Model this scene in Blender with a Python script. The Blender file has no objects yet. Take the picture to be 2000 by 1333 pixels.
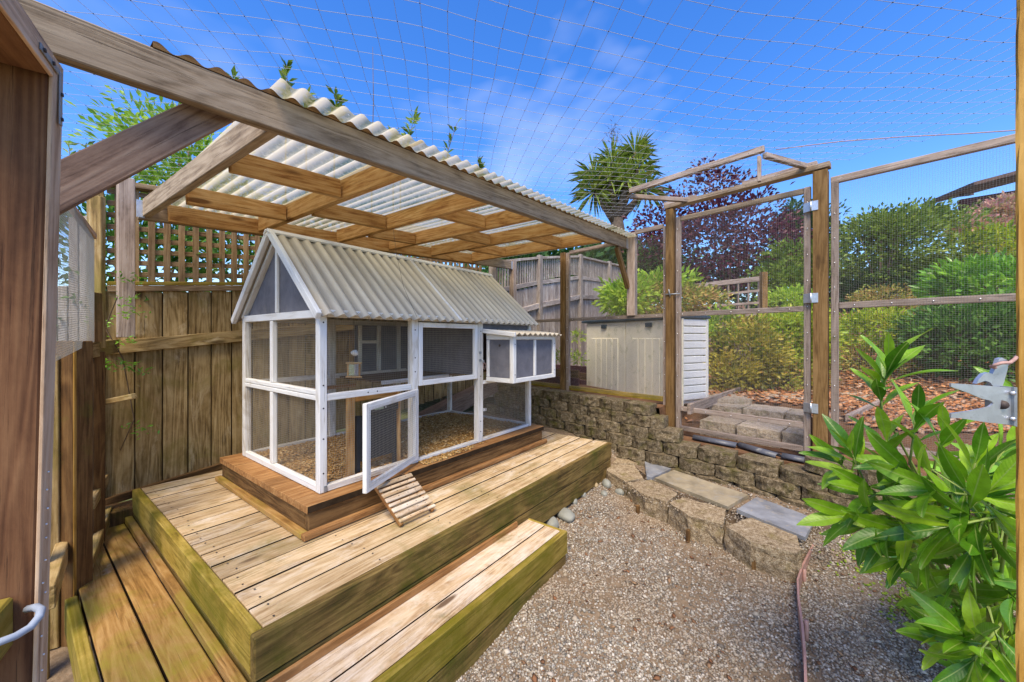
import bpy, bmesh, math, random
import numpy as np
from mathutils import Vector, Matrix, Quaternion, noise as mnoise

R = math.radians
random.seed(7)
rng = np.random.default_rng(11)
scene = bpy.context.scene
C = scene.collection

# ------------------------------------------------------------------ camera
# World axes follow the deck: +X along the deck boards, +Y towards the back fence, Z up, gravel about z = 0.
TH = R(52.8)
FWD = Vector((math.sin(TH), math.cos(TH), 0))
RGT = Vector((math.cos(TH), -math.sin(TH), 0))
CAM = Vector((-0.478, -1.40, 1.35))
FPX, CX, CY = 747.0, 1000.0, 660.0
cd = bpy.data.cameras.new('camera')
cam = bpy.data.objects.new('camera', cd)
C.objects.link(cam)
cam.location = CAM
cam.rotation_euler = (R(90), 0, -TH)
cd.sensor_width = 36.0
cd.lens = 36.0 * FPX / 2000.0
cd.shift_y = -(666.5 - CY) / 2000.0
cd.clip_start = 0.02
cd.clip_end = 600
scene.camera = cam

# ------------------------------------------------------------------ sky and sun
SUN_AZ, SUN_EL = R(-150), R(57)
world = bpy.data.worlds.new('World')
scene.world = world
world.use_nodes = True
nt = world.node_tree
nt.nodes.clear()
wo = nt.nodes.new('ShaderNodeOutputWorld')
bg = nt.nodes.new('ShaderNodeBackground')
sky = nt.nodes.new('ShaderNodeTexSky')
sky.sky_type = 'NISHITA'
sky.sun_disc = False
sky.sun_elevation = SUN_EL
sky.sun_rotation = math.pi / 2 - SUN_AZ
sky.air_density = 1.0
sky.dust_density = 0.8
sky.ozone_density = 2.5
hs = nt.nodes.new('ShaderNodeHueSaturation')
hs.inputs['Saturation'].default_value = 1.36
hs.inputs['Value'].default_value = 1.0
hs.inputs['Hue'].default_value = 0.513
tcw = nt.nodes.new('ShaderNodeTexCoord')
mpw = nt.nodes.new('ShaderNodeMapping')
mpw.inputs['Scale'].default_value = (1.2, 1.2, 2.6)
mpw.inputs['Location'].default_value = (1.7, 4.3, 0.1)
nz = nt.nodes.new('ShaderNodeTexNoise')
nz.inputs['Scale'].default_value = 1.25
nz.inputs['Detail'].default_value = 4
nz.inputs['Roughness'].default_value = 0.55
nz.inputs['Distortion'].default_value = 0.15
rmp = nt.nodes.new('ShaderNodeValToRGB')
rmp.color_ramp.elements[0].position = 0.53
rmp.color_ramp.elements[0].color = (0, 0, 0, 1)
rmp.color_ramp.elements[1].position = 1.0
rmp.color_ramp.elements[1].color = (0.75, 0.75, 0.75, 1)
mxw = nt.nodes.new('ShaderNodeMix')
mxw.data_type = 'RGBA'
mxw.inputs['B'].default_value = (4.6, 4.7, 4.9, 1)
nt.links.new(tcw.outputs['Generated'], mpw.inputs['Vector'])
nt.links.new(mpw.outputs['Vector'], nz.inputs['Vector'])
nt.links.new(nz.outputs['Fac'], rmp.inputs['Fac'])
nt.links.new(sky.outputs['Color'], hs.inputs['Color'])
nt.links.new(hs.outputs['Color'], mxw.inputs['A'])
nt.links.new(rmp.outputs['Color'], mxw.inputs['Factor'])
nt.links.new(mxw.outputs['Result'], bg.inputs['Color'])
bg.inputs['Strength'].default_value = 0.132
nt.links.new(bg.outputs['Background'], wo.inputs['Surface'])

sd = bpy.data.lights.new('sun', 'SUN')
sd.energy = 2.3
sd.angle = R(26)
sd.color = (1.0, 0.87, 0.65)
sun = bpy.data.objects.new('sun', sd)
C.objects.link(sun)
sdir = Vector((math.cos(SUN_AZ) * math.cos(SUN_EL), math.sin(SUN_AZ) * math.cos(SUN_EL), math.sin(SUN_EL)))
sun.rotation_euler = (-sdir).to_track_quat('-Z', 'Y').to_euler()
sun.location = sdir * 30

vs = scene.view_settings
vs.view_transform = 'Standard'
vs.look = 'None'
vs.exposure = 1.30
vs.gamma = 1.0
vs.use_curve_mapping = False
scene.cycles.max_bounces = 8
scene.cycles.transparent_max_bounces = 24
scene.cycles.use_denoising = True
scene.cycles.denoising_prefilter = 'NONE'
scene.cycles.denoising_input_passes = 'RGB_ALBEDO_NORMAL'

# ------------------------------------------------------------------ helpers
def at_z(px, py, z):
    """world point seen at photo pixel (px, py) that lies at height z"""
    d = (CAM.z - z) * FPX / (py - CY)
    p = CAM + FWD * d + RGT * (d * (px - CX) / FPX)
    p.z = z
    return p

def at_d(px, py, d):
    """world point seen at photo pixel (px, py) at distance d in front of the lens"""
    return CAM + FWD * d + RGT * (d * (px - CX) / FPX) + Vector((0, 0, d * (CY - py) / FPX))

WM = {}

def tag(o, label=None, cat=None, group=None, kind=None):
    if label: o['label'] = label
    if cat: o['category'] = cat
    if group: o['group'] = group
    if kind: o['kind'] = kind
    return o

def put(o, parent, M):
    WM[o] = M.copy()
    if parent is not None:
        o.parent = parent
        o.matrix_parent_inverse = WM[parent].inverted()
    o.matrix_basis = M
    C.objects.link(o)
    return o

def thing(name, loc, label, cat, group=None):
    o = bpy.data.objects.new(name, None)
    o.empty_display_size = 0.1
    put(o, None, Matrix.Translation(Vector(loc)))
    return tag(o, label, cat, group)

def add(name, me, mat, parent=None, M=None):
    o = bpy.data.objects.new(name, me)
    if mat is not None and not me.materials:
        me.materials.append(mat)
    elif mat is not None and me.materials[0] != mat:
        me = me.copy(); me.materials.clear(); me.materials.append(mat); o.data = me
    return put(o, parent, M if M is not None else Matrix())

_bx = {}
def box_mesh(l, w, t, mat, ch=0.003, edge=None):
    key = (round(l, 3), round(w, 4), round(t, 4), mat.name if mat else '', ch, edge.name if edge else '')
    if key in _bx: return _bx[key]
    bm = bmesh.new()
    bmesh.ops.create_cube(bm, size=1.0)
    bmesh.ops.scale(bm, vec=(l, w, t), verts=bm.verts)
    c = min(ch, 0.3 * min(l, w, t))
    if c > 0:
        bmesh.ops.bevel(bm, geom=bm.edges[:], offset=c, segments=1, affect='EDGES', profile=0.5)
    me = bpy.data.meshes.new('board')
    bm.to_mesh(me); bm.free()
    if mat: me.materials.append(mat)
    if edge:
        me.materials.append(edge)
        for p in me.polygons:
            if abs(p.normal.y) > 0.9: p.material_index = 1
    _bx[key] = me
    return me

def frame_mat(p0, p1, up=(0, 0, 1)):
    p0 = Vector(p0); p1 = Vector(p1)
    x = (p1 - p0).normalized()
    u = Vector(up)
    if abs(x.dot(u.normalized())) > 0.97: u = Vector((0, 1, 0))
    y = u.cross(x).normalized()
    z = x.cross(y)
    m = Matrix((x, y, z)).transposed().to_4x4()
    m.translation = (p0 + p1) / 2
    return m

def board(name, parent, p0, p1, w, t, mat, up=(0, 0, 1), ch=0.003, edge=None):
    """a sawn piece from p0 to p1; w across, t along the up direction; grain runs along it"""
    l = (Vector(p1) - Vector(p0)).length
    return add(name, box_mesh(l, w, t, mat, ch, edge), mat, parent, frame_mat(p0, p1, up))

def blk(name, parent, lo, hi, mat, ch=0.003, edge=None):
    """axis-aligned piece between two corners; grain along its longest side"""
    lo = Vector(lo); hi = Vector(hi); s = hi - lo; c = (lo + hi) / 2
    k = max(range(3), key=lambda i: s[i])
    if k == 0: return board(name, parent, (lo.x, c.y, c.z), (hi.x, c.y, c.z), s.y, s.z, mat, (0, 0, 1), ch, edge)
    if k == 1: return board(name, parent, (c.x, lo.y, c.z), (c.x, hi.y, c.z), s.x, s.z, mat, (0, 0, 1), ch, edge)
    return board(name, parent, (c.x, c.y, lo.z), (c.x, c.y, hi.z), s.x, s.y, mat, (0, 1, 0), ch, edge)

def mesh_np(name, verts, faces, smooth=False):
    """verts (N,3), faces (M,k) all with k corners"""
    me = bpy.data.meshes.new(name)
    verts = np.asarray(verts, np.float32); faces = np.asarray(faces, np.int32)
    k = faces.shape[1]
    me.vertices.add(len(verts)); me.vertices.foreach_set('co', verts.ravel())
    me.loops.add(faces.size); me.loops.foreach_set('vertex_index', faces.ravel())
    me.polygons.add(len(faces))
    me.polygons.foreach_set('loop_start', np.arange(0, faces.size, k, dtype=np.int32))
    me.polygons.foreach_set('loop_total', np.full(len(faces), k, np.int32))
    if smooth: me.polygons.foreach_set('use_smooth', np.ones(len(faces), bool))
    me.update(calc_edges=True)
    me.validate()
    return me

def mesh_py(name, verts, faces, smooth=False):
    me = bpy.data.meshes.new(name)
    me.from_pydata([tuple(v) for v in verts], [], faces)
    if smooth:
        for p in me.polygons: p.use_smooth = True
    me.update()
    return me

def tube_mesh(paths, r, sides=5, caps=True):
    """round bars along point lists, one mesh; r a number or a list per path"""
    vs_, fs = [], []
    for pi, pts in enumerate(paths):
        pts = [Vector(p) for p in pts]
        rr = r[pi] if isinstance(r, (list, tuple)) else r
        n0 = len(vs_)
        for i, p in enumerate(pts):
            a = pts[max(i - 1, 0)]; b = pts[min(i + 1, len(pts) - 1)]
            d = (b - a).normalized()
            u = Vector((0, 0, 1)) if abs(d.z) < 0.9 else Vector((1, 0, 0))
            e1 = d.cross(u).normalized(); e2 = d.cross(e1)
            ri = rr[i] if isinstance(rr, (list, tuple)) else rr
            for k in range(sides):
                a_ = 2 * math.pi * k / sides
                vs_.append(p + e1 * (ri * math.cos(a_)) + e2 * (ri * math.sin(a_)))
        for i in range(len(pts) - 1):
            for k in range(sides):
                a0 = n0 + i * sides + k; a1 = n0 + i * sides + (k + 1) % sides
                fs.append((a0, a1, a1 + sides, a0 + sides))
        if caps:
            fs.append(tuple(n0 + k for k in reversed(range(sides))))
            e = n0 + (len(pts) - 1) * sides
            fs.append(tuple(e + k for k in range(sides)))
    return mesh_py('tube', vs_, fs, True)

def wire_panel(name, parent, o, ax, ay, lx, ly, mat, pitch=0.0127, r=0.00048, bulge=None):
    """welded wire mesh: straight three-sided wires both ways, from corner o along ax (lx) and ay (ly)"""
    o = np.array(o, float); ax = np.array(Vector(ax).normalized()); ay = np.array(Vector(ay).normalized())
    nn = np.cross(ax, ay)
    if mat is WIRE_D: r = 0.00062
    tri = [(math.cos(t), math.sin(t)) for t in (0.5, 2.6, 4.7)]
    V_, F_ = [], []
    def bar(a, b, e1, e2):
        n = len(V_)
        for p in (a, b):
            for c, s in tri: V_.append(p + e1 * (c * r) + e2 * (s * r))
        for k in range(3):
            F_.append((n + k, n + (k + 1) % 3, n + 3 + (k + 1) % 3, n + 3 + k))
    nx = int(lx / pitch); ny = int(ly / pitch)
    for i in range(nx + 1):
        a = o + ax * (lx * i / nx)
        bar(a, a + ay * ly, ax, nn)
    for j in range(ny + 1):
        a = o + ay * (ly * j / ny) + nn * (1.6 * r)
        bar(a, a + ax * lx, ay, nn)
    return add(name, mesh_np('wire_mesh', np.array(V_), np.array(F_)), mat, parent)

# ------------------------------------------------------------------ materials
class NT:
    def __init__(self, name):
        self.m = bpy.data.materials.new(name); self.m.use_nodes = True
        self.t = self.m.node_tree; self.t.nodes.clear()
        self.out = self.n('ShaderNodeOutputMaterial')
    def n(self, typ, **kw):
        nd = self.t.nodes.new(typ)
        for k, v in kw.items(): setattr(nd, k, v)
        return nd
    def l(self, a, b): self.t.links.new(a, b)
    def val(self, sock, v):
        if hasattr(v, 'is_output') or isinstance(v, bpy.types.NodeSocket): self.l(v, sock)
        else: sock.default_value = v
    def math(self, op, a, b=None, c=None, clamp=False):
        nd = self.n('ShaderNodeMath', operation=op, use_clamp=clamp)
        self.val(nd.inputs[0], a)
        if b is not None: self.val(nd.inputs[1], b)
        if c is not None: self.val(nd.inputs[2], c)
        return nd.outputs[0]
    def mix(self, f, a, b, mode='MIX'):
        nd = self.n('ShaderNodeMix', data_type='RGBA', blend_type=mode)
        self.val(nd.inputs['Factor'], f)
        self.val(nd.inputs['A'], a if not isinstance(a, tuple) else (*a[:3], 1))
        self.val(nd.inputs['B'], b if not isinstance(b, tuple) else (*b[:3], 1))
        return nd.outputs['Result']
    def mapping(self, vec, scale=(1, 1, 1), loc=(0, 0, 0)):
        nd = self.n('ShaderNodeMapping')
        nd.inputs['Scale'].default_value = scale; nd.inputs['Location'].default_value = loc
        self.l(vec, nd.inputs['Vector']); return nd.outputs['Vector']
    def noise(self, vec, scale=1.0, detail=4, rough=0.55, dist=0.0):
        nd = self.n('ShaderNodeTexNoise')
        nd.inputs['Scale'].default_value = scale; nd.inputs['Detail'].default_value = detail
        nd.inputs['Roughness'].default_value = rough; nd.inputs['Distortion'].default_value = dist
        self.l(vec, nd.inputs['Vector']); return nd.outputs['Fac']
    def ramp(self, f, stops):
        nd = self.n('ShaderNodeValToRGB'); cr = nd.color_ramp
        while len(cr.elements) < len(stops): cr.elements.new(0.5)
        for e, (p, c) in zip(cr.elements, stops):
            e.position = p; e.color = (*c[:3], 1) if isinstance(c, tuple) else (c, c, c, 1)
        self.l(f, nd.inputs['Fac']); return nd.outputs['Color']
    def rng(self, f, a, b, c=0.0, d=1.0):
        nd = self.n('ShaderNodeMapRange'); nd.clamp = True
        self.l(f, nd.inputs[0])
        for i, v in enumerate((a, b, c, d)): nd.inputs[i + 1].default_value = v
        return nd.outputs[0]
    def bump(self, h, strength=0.3, dist=0.01):
        nd = self.n('ShaderNodeBump'); nd.inputs['Strength'].default_value = strength
        nd.inputs['Distance'].default_value = dist; self.l(h, nd.inputs['Height']); return nd.outputs['Normal']
    def principled(self, col, rough=0.7, spec=0.3, metal=0.0, normal=None):
        b = self.n('ShaderNodeBsdfPrincipled')
        self.val(b.inputs['Base Color'], col if not isinstance(col, tuple) else (*col[:3], 1))
        self.val(b.inputs['Roughness'], rough)
        b.inputs['Specular IOR Level'].default_value = spec
        b.inputs['Metallic'].default_value = metal
        if normal is not None: self.l(normal, b.inputs['Normal'])
        return b
    def done(self, sh): self.l(sh, self.out.inputs['Surface']); return self.m

def wood(name, dark, mid, light, moss=0.0, mosscol=(0.105, 0.10, 0.012), bleach=0.0, bleachcol=(0.62, 0.52, 0.40),
         rough=0.78, knots=0.5, bump=0.35, contrast=1.0, vary=0.35):
    t = NT(name)
    tc = t.n('ShaderNodeTexCoord'); oi = t.n('ShaderNodeObjectInfo'); geo = t.n('ShaderNodeNewGeometry')
    cb = t.n('ShaderNodeCombineXYZ')
    t.l(t.math('MULTIPLY', oi.outputs['Random'], 37.0), cb.inputs[0])
    t.l(t.math('MULTIPLY', oi.outputs['Random'], 91.0), cb.inputs[1])
    t.l(t.math('MULTIPLY', oi.outputs['Random'], 53.0), cb.inputs[2])
    va = t.n('ShaderNodeVectorMath', operation='ADD')
    t.l(tc.outputs['Object'], va.inputs[0]); t.l(cb.outputs[0], va.inputs[1])
    v = va.outputs[0]
    A = t.noise(t.mapping(v, (0.8, 9, 9)), 1.0, 3, 0.5, 0.6)
    ring = t.math('ADD', t.math('MULTIPLY', t.math('SINE', t.math('MULTIPLY', A, 62.0)), 0.5), 0.5)
    B = t.noise(t.mapping(v, (3.0, 130, 130)), 1.0, 3, 0.6)
    P_ = t.noise(t.mapping(v, (4.5, 11, 11)), 1.0, 8, 0.74, 0.4)
    D_ = t.noise(t.mapping(v, (5.0, 65, 65)), 1.0, 5, 0.72, 0.1)
    CK = t.noise(t.mapping(v, (2.6, 120, 120)), 1.0, 5, 0.78, 0.2)
    f = t.math('ADD', t.math('ADD', t.math('MULTIPLY', P_, 0.50), t.math('MULTIPLY', D_, 0.22)), t.math('ADD', t.math('MULTIPLY', ring, 0.12), t.math('MULTIPLY', B, 0.28)))
    lo, hi = 0.53 - 0.13 / contrast, 0.53 + 0.15 / contrast
    col = t.ramp(f, [(lo, dark), (0.52, mid), (hi, light)])
    if bleach > 0:
        bn = t.noise(t.mapping(v, (2.4, 6, 6)), 1.3, 8, 0.74, 0.5)
        col = t.mix(t.rng(bn, 0.66 - 0.3 * bleach, 0.80 - 0.2 * bleach, 0, 0.85), col, bleachcol)
    if knots > 0:
        vo = t.n('ShaderNodeTexVoronoi'); vo.inputs['Scale'].default_value = 1.0
        t.l(t.mapping(v, (2.3, 9, 9)), vo.inputs['Vector'])
        sx = t.n('ShaderNodeSeparateColor'); t.l(vo.outputs['Color'], sx.inputs[0])
        k = t.math('MULTIPLY', t.rng(vo.outputs['Distance'], 0.10, 0.17, 1, 0), t.rng(sx.outputs[0], 0.70, 0.72, 0, knots))
        col = t.mix(k, col, (dark[0] * 0.45, dark[1] * 0.4, dark[2] * 0.4))
    col = t.mix(t.rng(CK, 0.60, 0.66, 0, 0.7), col, (dark[0] * 0.5, dark[1] * 0.5, dark[2] * 0.5))
    # every board its own brightness
    vr = t.math('ADD', t.math('MULTIPLY', oi.outputs['Random'], vary), 1.0 - vary / 2)
    hsv = t.n('ShaderNodeHueSaturation'); t.l(vr, hsv.inputs['Value']); t.l(col, hsv.inputs['Color'])
    col = hsv.outputs['Color']
    if moss > 0:
        mn = t.noise(geo.outputs['Position'], 2.6, 6, 0.68, 0.4)
        mf = t.rng(mn, 0.64 - 0.34 * moss, 0.80 - 0.28 * moss, 0, 0.92)
        mf = t.math('MULTIPLY', mf, t.rng(B, 0.25, 0.62, 0.45, 1.0))
        col = t.mix(mf, col, mosscol)
    h = t.math('SUBTRACT', t.math('ADD', t.math('MULTIPLY', B, 0.7), t.math('MULTIPLY', ring, 0.3)), t.rng(CK, 0.58, 0.7, 0, 0.8))
    b = t.principled(col, rough, 0.25, 0, t.bump(h, bump, 0.004))
    return t.done(b.outputs[0])

def plain(name, col, rough=0.6, spec=0.3, metal=0.0, var=0.25, scale=6.0, bump=0.15, dirt=None, dirtamt=0.4, objsp=True, bscale=60):
    t = NT(name)
    tc = t.n('ShaderNodeTexCoord'); geo = t.n('ShaderNodeNewGeometry'); oi = t.n('ShaderNodeObjectInfo')
    v = geo.outputs['Position']
    n1 = t.noise(v, scale, 6, 0.62, 0.3)
    n2 = t.noise(v, bscale, 3, 0.6)
    c = t.mix(t.rng(n1, 0.3, 0.7), tuple(x * (1 - var) for x in col), tuple(min(1, x * (1 + var)) for x in col))
    if dirt is not None:
        n3 = t.noise(v, scale * 2.3, 7, 0.7, 0.5)
        c = t.mix(t.rng(n3, 0.62 - 0.25 * dirtamt, 0.78 - 0.15 * dirtamt, 0, 0.8), c, dirt)
    b = t.principled(c, rough, spec, metal, t.bump(n2, bump, 0.004))
    return t.done(b.outputs[0])

def leafmat(name, cols, trans=0.35, rough=0.45, spec=0.4, cls=4.5):
    """leaf colours picked per leaf"""
    t = NT(name)
    geo = t.n('ShaderNodeNewGeometry'); oi = t.n('ShaderNodeObjectInfo')
    cl = t.rng(t.noise(geo.outputs['Position'], cls, 3, 0.6), 0.33, 0.67)
    rnd = t.math('ADD', t.math('MULTIPLY', geo.outputs['Random Per Island'], 0.45), t.math('MULTIPLY', cl, 0.55))
    n = len(cols)
    c = t.ramp(rnd, [(i / (n - 1), cols[i]) for i in range(n)])
    nn = t.noise(geo.outputs['Position'], 3.2, 4, 0.65)
    hv = t.n('ShaderNodeHueSaturation'); t.l(t.rng(nn, 0.32, 0.68, 0.75, 1.25), hv.inputs['Value']); t.l(c, hv.inputs['Color'])
    c = hv.outputs['Color']
    b = t.principled(c, rough, spec)
    tr = t.n('ShaderNodeBsdfTranslucent'); t.l(c, tr.inputs['Color'])
    mx = t.n('ShaderNodeMixShader'); mx.inputs[0].default_value = trans
    t.l(b.outputs[0], mx.inputs[1]); t.l(tr.outputs[0], mx.inputs[2])
    return t.done(mx.outputs[0])

GAP_SHADE = plain('gap_shade_edge', (0.035, 0.022, 0.012), 0.9, 0.1, 0, 0.4, 20, 0.3)  # shade in the board gaps, painted near-black on the side faces
W_DECK = wood('deck_wood', (0.22, 0.13, 0.055), (0.43, 0.295, 0.150), (0.57, 0.43, 0.26), moss=0.34, mosscol=(0.25, 0.195, 0.07), bleach=0.5, bleachcol=(0.64, 0.56, 0.45), knots=0.8, vary=0.4)
W_STEP = wood('step_wood', (0.24, 0.14, 0.065), (0.43, 0.295, 0.165), (0.57, 0.44, 0.29), moss=0.08, bleach=0.7, bleachcol=(0.64, 0.56, 0.46), knots=0.9)
W_WALK = wood('walk_wood', (0.1700, 0.0818, 0.0191), (0.3060, 0.1636, 0.0446), (0.4250, 0.2529, 0.0892), moss=0.5, mosscol=(0.25, 0.20, 0.02), bleach=0.15, knots=0.5)
W_MOSS = wood('mossy_wood', (0.05, 0.032, 0.008), (0.15, 0.092, 0.024), (0.28, 0.185, 0.055), moss=0.58, mosscol=(0.062, 0.066, 0.003), knots=0.4)
W_MOSS2 = wood('mossy_rim_wood', (0.12, 0.075, 0.010), (0.27, 0.185, 0.028), (0.40, 0.28, 0.065), moss=0.62, mosscol=(0.135, 0.118, 0.002), knots=0.3)
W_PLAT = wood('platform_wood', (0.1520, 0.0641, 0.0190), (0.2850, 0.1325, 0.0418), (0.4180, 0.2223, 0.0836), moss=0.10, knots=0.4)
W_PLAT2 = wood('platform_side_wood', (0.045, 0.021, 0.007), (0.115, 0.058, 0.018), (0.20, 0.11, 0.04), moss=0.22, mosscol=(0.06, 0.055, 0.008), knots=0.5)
W_FENCE = wood('fence_wood', (0.10, 0.060, 0.021), (0.25, 0.162, 0.060), (0.42, 0.300, 0.138), moss=0.45, mosscol=(0.19, 0.150, 0.028), bleach=0.32, bleachcol=(0.58, 0.47, 0.29), knots=0.7, vary=0.5)
W_LATT = wood('lattice_wood', (0.1275, 0.0765, 0.0374), (0.2380, 0.1530, 0.0782), (0.3570, 0.2525, 0.1428), moss=0.3, mosscol=(0.16, 0.13, 0.03), knots=0.2)
W_ORANGE = wood('rafter_wood', (0.24, 0.10, 0.028), (0.47, 0.245, 0.078), (0.62, 0.385, 0.16), knots=0.8, vary=0.3)
W_GREY = wood('grey_beam_wood', (0.1326, 0.0887, 0.0544), (0.2808, 0.2058, 0.1343), (0.4056, 0.3123, 0.2175), knots=0.9, moss=0.0, bleach=0.15, bleachcol=(0.5, 0.46, 0.4))
W_BRACE = wood('brace_wood', (0.1020, 0.0574, 0.0374), (0.2125, 0.1300, 0.0884), (0.3060, 0.2066, 0.1428), knots=0.4)
W_RAIL = wood('weathered_rail_wood', (0.1360, 0.0962, 0.0714), (0.2880, 0.2146, 0.1666), (0.4160, 0.3256, 0.2652), knots=0.5, moss=0.08, bleach=0.2, bleachcol=(0.55, 0.51, 0.47))
W_POST = wood('treated_post_wood', (0.085, 0.045, 0.014), (0.175, 0.095, 0.03), (0.27, 0.16, 0.06), knots=0.5)
W_FAR = wood('far_fence_wood', (0.1632, 0.1258, 0.1040), (0.2992, 0.2453, 0.2081), (0.4080, 0.3522, 0.3006), knots=0.3, bleach=0.4, bleachcol=(0.64, 0.61, 0.57), vary=0.5)
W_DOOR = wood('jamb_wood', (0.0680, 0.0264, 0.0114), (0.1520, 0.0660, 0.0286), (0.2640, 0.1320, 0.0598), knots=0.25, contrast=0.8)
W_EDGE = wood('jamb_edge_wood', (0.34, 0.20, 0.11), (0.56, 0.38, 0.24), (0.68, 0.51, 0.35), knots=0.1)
W_GATEP = wood('gold_post_wood', (0.2125, 0.0995, 0.0136), (0.3910, 0.2066, 0.0340), (0.5100, 0.2984, 0.0748), knots=0.4)
W_DARKP = wood('left_post_wood', (0.0600, 0.0274, 0.0077), (0.1280, 0.0612, 0.0179), (0.2160, 0.1152, 0.0384), moss=0.15, knots=0.6)
WHITE = wood('white_painted_wood', (0.52, 0.47, 0.40), (0.72, 0.70, 0.66), (0.80, 0.79, 0.76), knots=0.25, bump=0.12, vary=0.06, contrast=0.7, moss=0.10, mosscol=(0.42, 0.35, 0.25))
WHITE_DIRTY = wood('scuffed_white_wood', (0.40, 0.33, 0.24), (0.65, 0.61, 0.54), (0.76, 0.74, 0.70), knots=0.3, bump=0.15, vary=0.08, moss=0.22, mosscol=(0.36, 0.28, 0.18))
PANEL = plain('grey_felt_panel', (0.155, 0.15, 0.165), 0.9, 0.1, 0, 0.2, 9, 0.3, (0.24, 0.22, 0.2), 0.2)
SHEET_GREY = plain('grey_corrugated_sheet', (0.50, 0.475, 0.42), 0.6, 0.3, 0, 0.14, 3.5, 0.2, (0.40, 0.33, 0.23), 0.45)
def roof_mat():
    t = NT('weathered_shaded_sheet')
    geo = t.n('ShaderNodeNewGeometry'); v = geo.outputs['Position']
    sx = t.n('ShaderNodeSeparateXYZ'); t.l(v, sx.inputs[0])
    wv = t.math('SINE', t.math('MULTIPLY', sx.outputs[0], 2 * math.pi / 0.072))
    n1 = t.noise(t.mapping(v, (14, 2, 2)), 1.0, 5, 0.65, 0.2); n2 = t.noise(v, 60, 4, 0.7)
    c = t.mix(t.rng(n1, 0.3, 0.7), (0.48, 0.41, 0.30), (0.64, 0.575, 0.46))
    val = t.math('MULTIPLY', t.rng(wv, -0.75, 0.35, 1, 0), t.rng(n1, 0.25, 0.6, 0.55, 1))  # valley stripes: dirt plus the shading of the waves, put into the colour
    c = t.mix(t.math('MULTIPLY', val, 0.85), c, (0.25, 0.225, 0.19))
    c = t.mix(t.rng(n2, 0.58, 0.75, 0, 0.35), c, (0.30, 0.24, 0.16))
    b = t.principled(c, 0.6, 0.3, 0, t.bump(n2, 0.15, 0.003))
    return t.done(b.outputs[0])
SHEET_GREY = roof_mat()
WIRE = plain('galvanised_wire', (0.34, 0.31, 0.27), 0.45, 0.5, 0.35, 0.1, 5, 0.0)
WIRE_D = plain('dull_wire', (0.36, 0.315, 0.25), 0.5, 0.4, 0.3, 0.1, 5, 0.0)
ZINC = plain('zinc_plated_steel', (0.56, 0.58, 0.61), 0.38, 0.5, 0.75, 0.15, 25, 0.1, (0.35, 0.33, 0.31), 0.3)
STRAP = plain('grey_steel_strap', (0.30, 0.32, 0.33), 0.5, 0.4, 0.5, 0.2, 25, 0.1)
SCREW = plain('bright_screw', (0.8, 0.8, 0.82), 0.3, 0.5, 0.8, 0.1, 5, 0.0)
RUST = plain('dark_screw', (0.06, 0.045, 0.04), 0.6, 0.3, 0.2, 0.2, 30, 0.1)
BLACK = plain('black_plastic', (0.02, 0.022, 0.026), 0.4, 0.4, 0, 0.2, 20, 0.05)
LCD = plain('grey_green_display', (0.28, 0.34, 0.26), 0.25, 0.5, 0, 0.05, 20, 0.0)
SHED = plain('cream_resin', (0.88, 0.81, 0.64), 0.55, 0.3, 0, 0.05, 4, 0.05, (0.42, 0.42, 0.22), 0.30)
SHED_SIDE = plain('white_resin', (0.72, 0.70, 0.66), 0.55, 0.3, 0, 0.05, 4, 0.05)
SHED_LID = plain('dark_teal_resin', (0.025, 0.045, 0.06), 0.5, 0.4, 0, 0.15, 6, 0.05)
SHED_TOP = plain('pale_lid_resin', (0.72, 0.73, 0.74), 0.5, 0.4, 0, 0.05, 6, 0.05)
SLATE = plain('blue_grey_slate', (0.21, 0.215, 0.23), 0.6, 0.35, 0, 0.35, 7, 0.25, (0.46, 0.36, 0.20), 0.25)
SLATE_T = plain('tan_slate', (0.28, 0.23, 0.15), 0.6, 0.35, 0, 0.35, 7, 0.25, (0.30, 0.29, 0.27), 0.35)
EDGING = plain('brown_plastic_edging', (0.42, 0.235, 0.19), 0.5, 0.4, 0, 0.15, 10, 0.1, (0.4, 0.3, 0.24), 0.3)
PIPE = plain('grey_plastic_pipe', (0.075, 0.08, 0.10), 0.45, 0.4, 0, 0.12, 10, 0.05, (0.3, 0.29, 0.27), 0.2)
REDPLANK = plain('red_brown_paint', (0.07, 0.022, 0.026), 0.6, 0.3, 0, 0.3, 8, 0.1)
ROPE_B = plain('pale_blue_hose', (0.30, 0.34, 0.40), 0.5, 0.4, 0, 0.1, 10, 0.05)
ROPE_R = plain('pinkish_rope', (0.42, 0.26, 0.22), 0.85, 0.15, 0, 0.2, 60, 0.4)
HOUSE_R = plain('dark_eave', (0.10, 0.065, 0.055), 0.7, 0.3, 0, 0.2, 3, 0.1)
HOUSE_W = plain('maroon_siding', (0.085, 0.03, 0.035), 0.7, 0.3, 0, 0.2, 3, 0.1)
BARK = plain('grey_brown_bark', (0.17, 0.125, 0.09), 0.9, 0.1, 0, 0.35, 12, 0.6)
TWIG = plain('brown_twig', (0.13, 0.085, 0.05), 0.8, 0.2, 0, 0.3, 20, 0.2)
STEMG = plain('green_stem', (0.20, 0.27, 0.06), 0.6, 0.3, 0, 0.2, 20, 0.1)
NETM = plain('pale_netting', (0.45, 0.45, 0.47), 0.7, 0.2, 0, 0.05, 5, 0.0)
KNOT = plain('dark_net_knot', (0.03, 0.03, 0.04), 0.7, 0.2, 0, 0.05, 5, 0.0)

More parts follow.
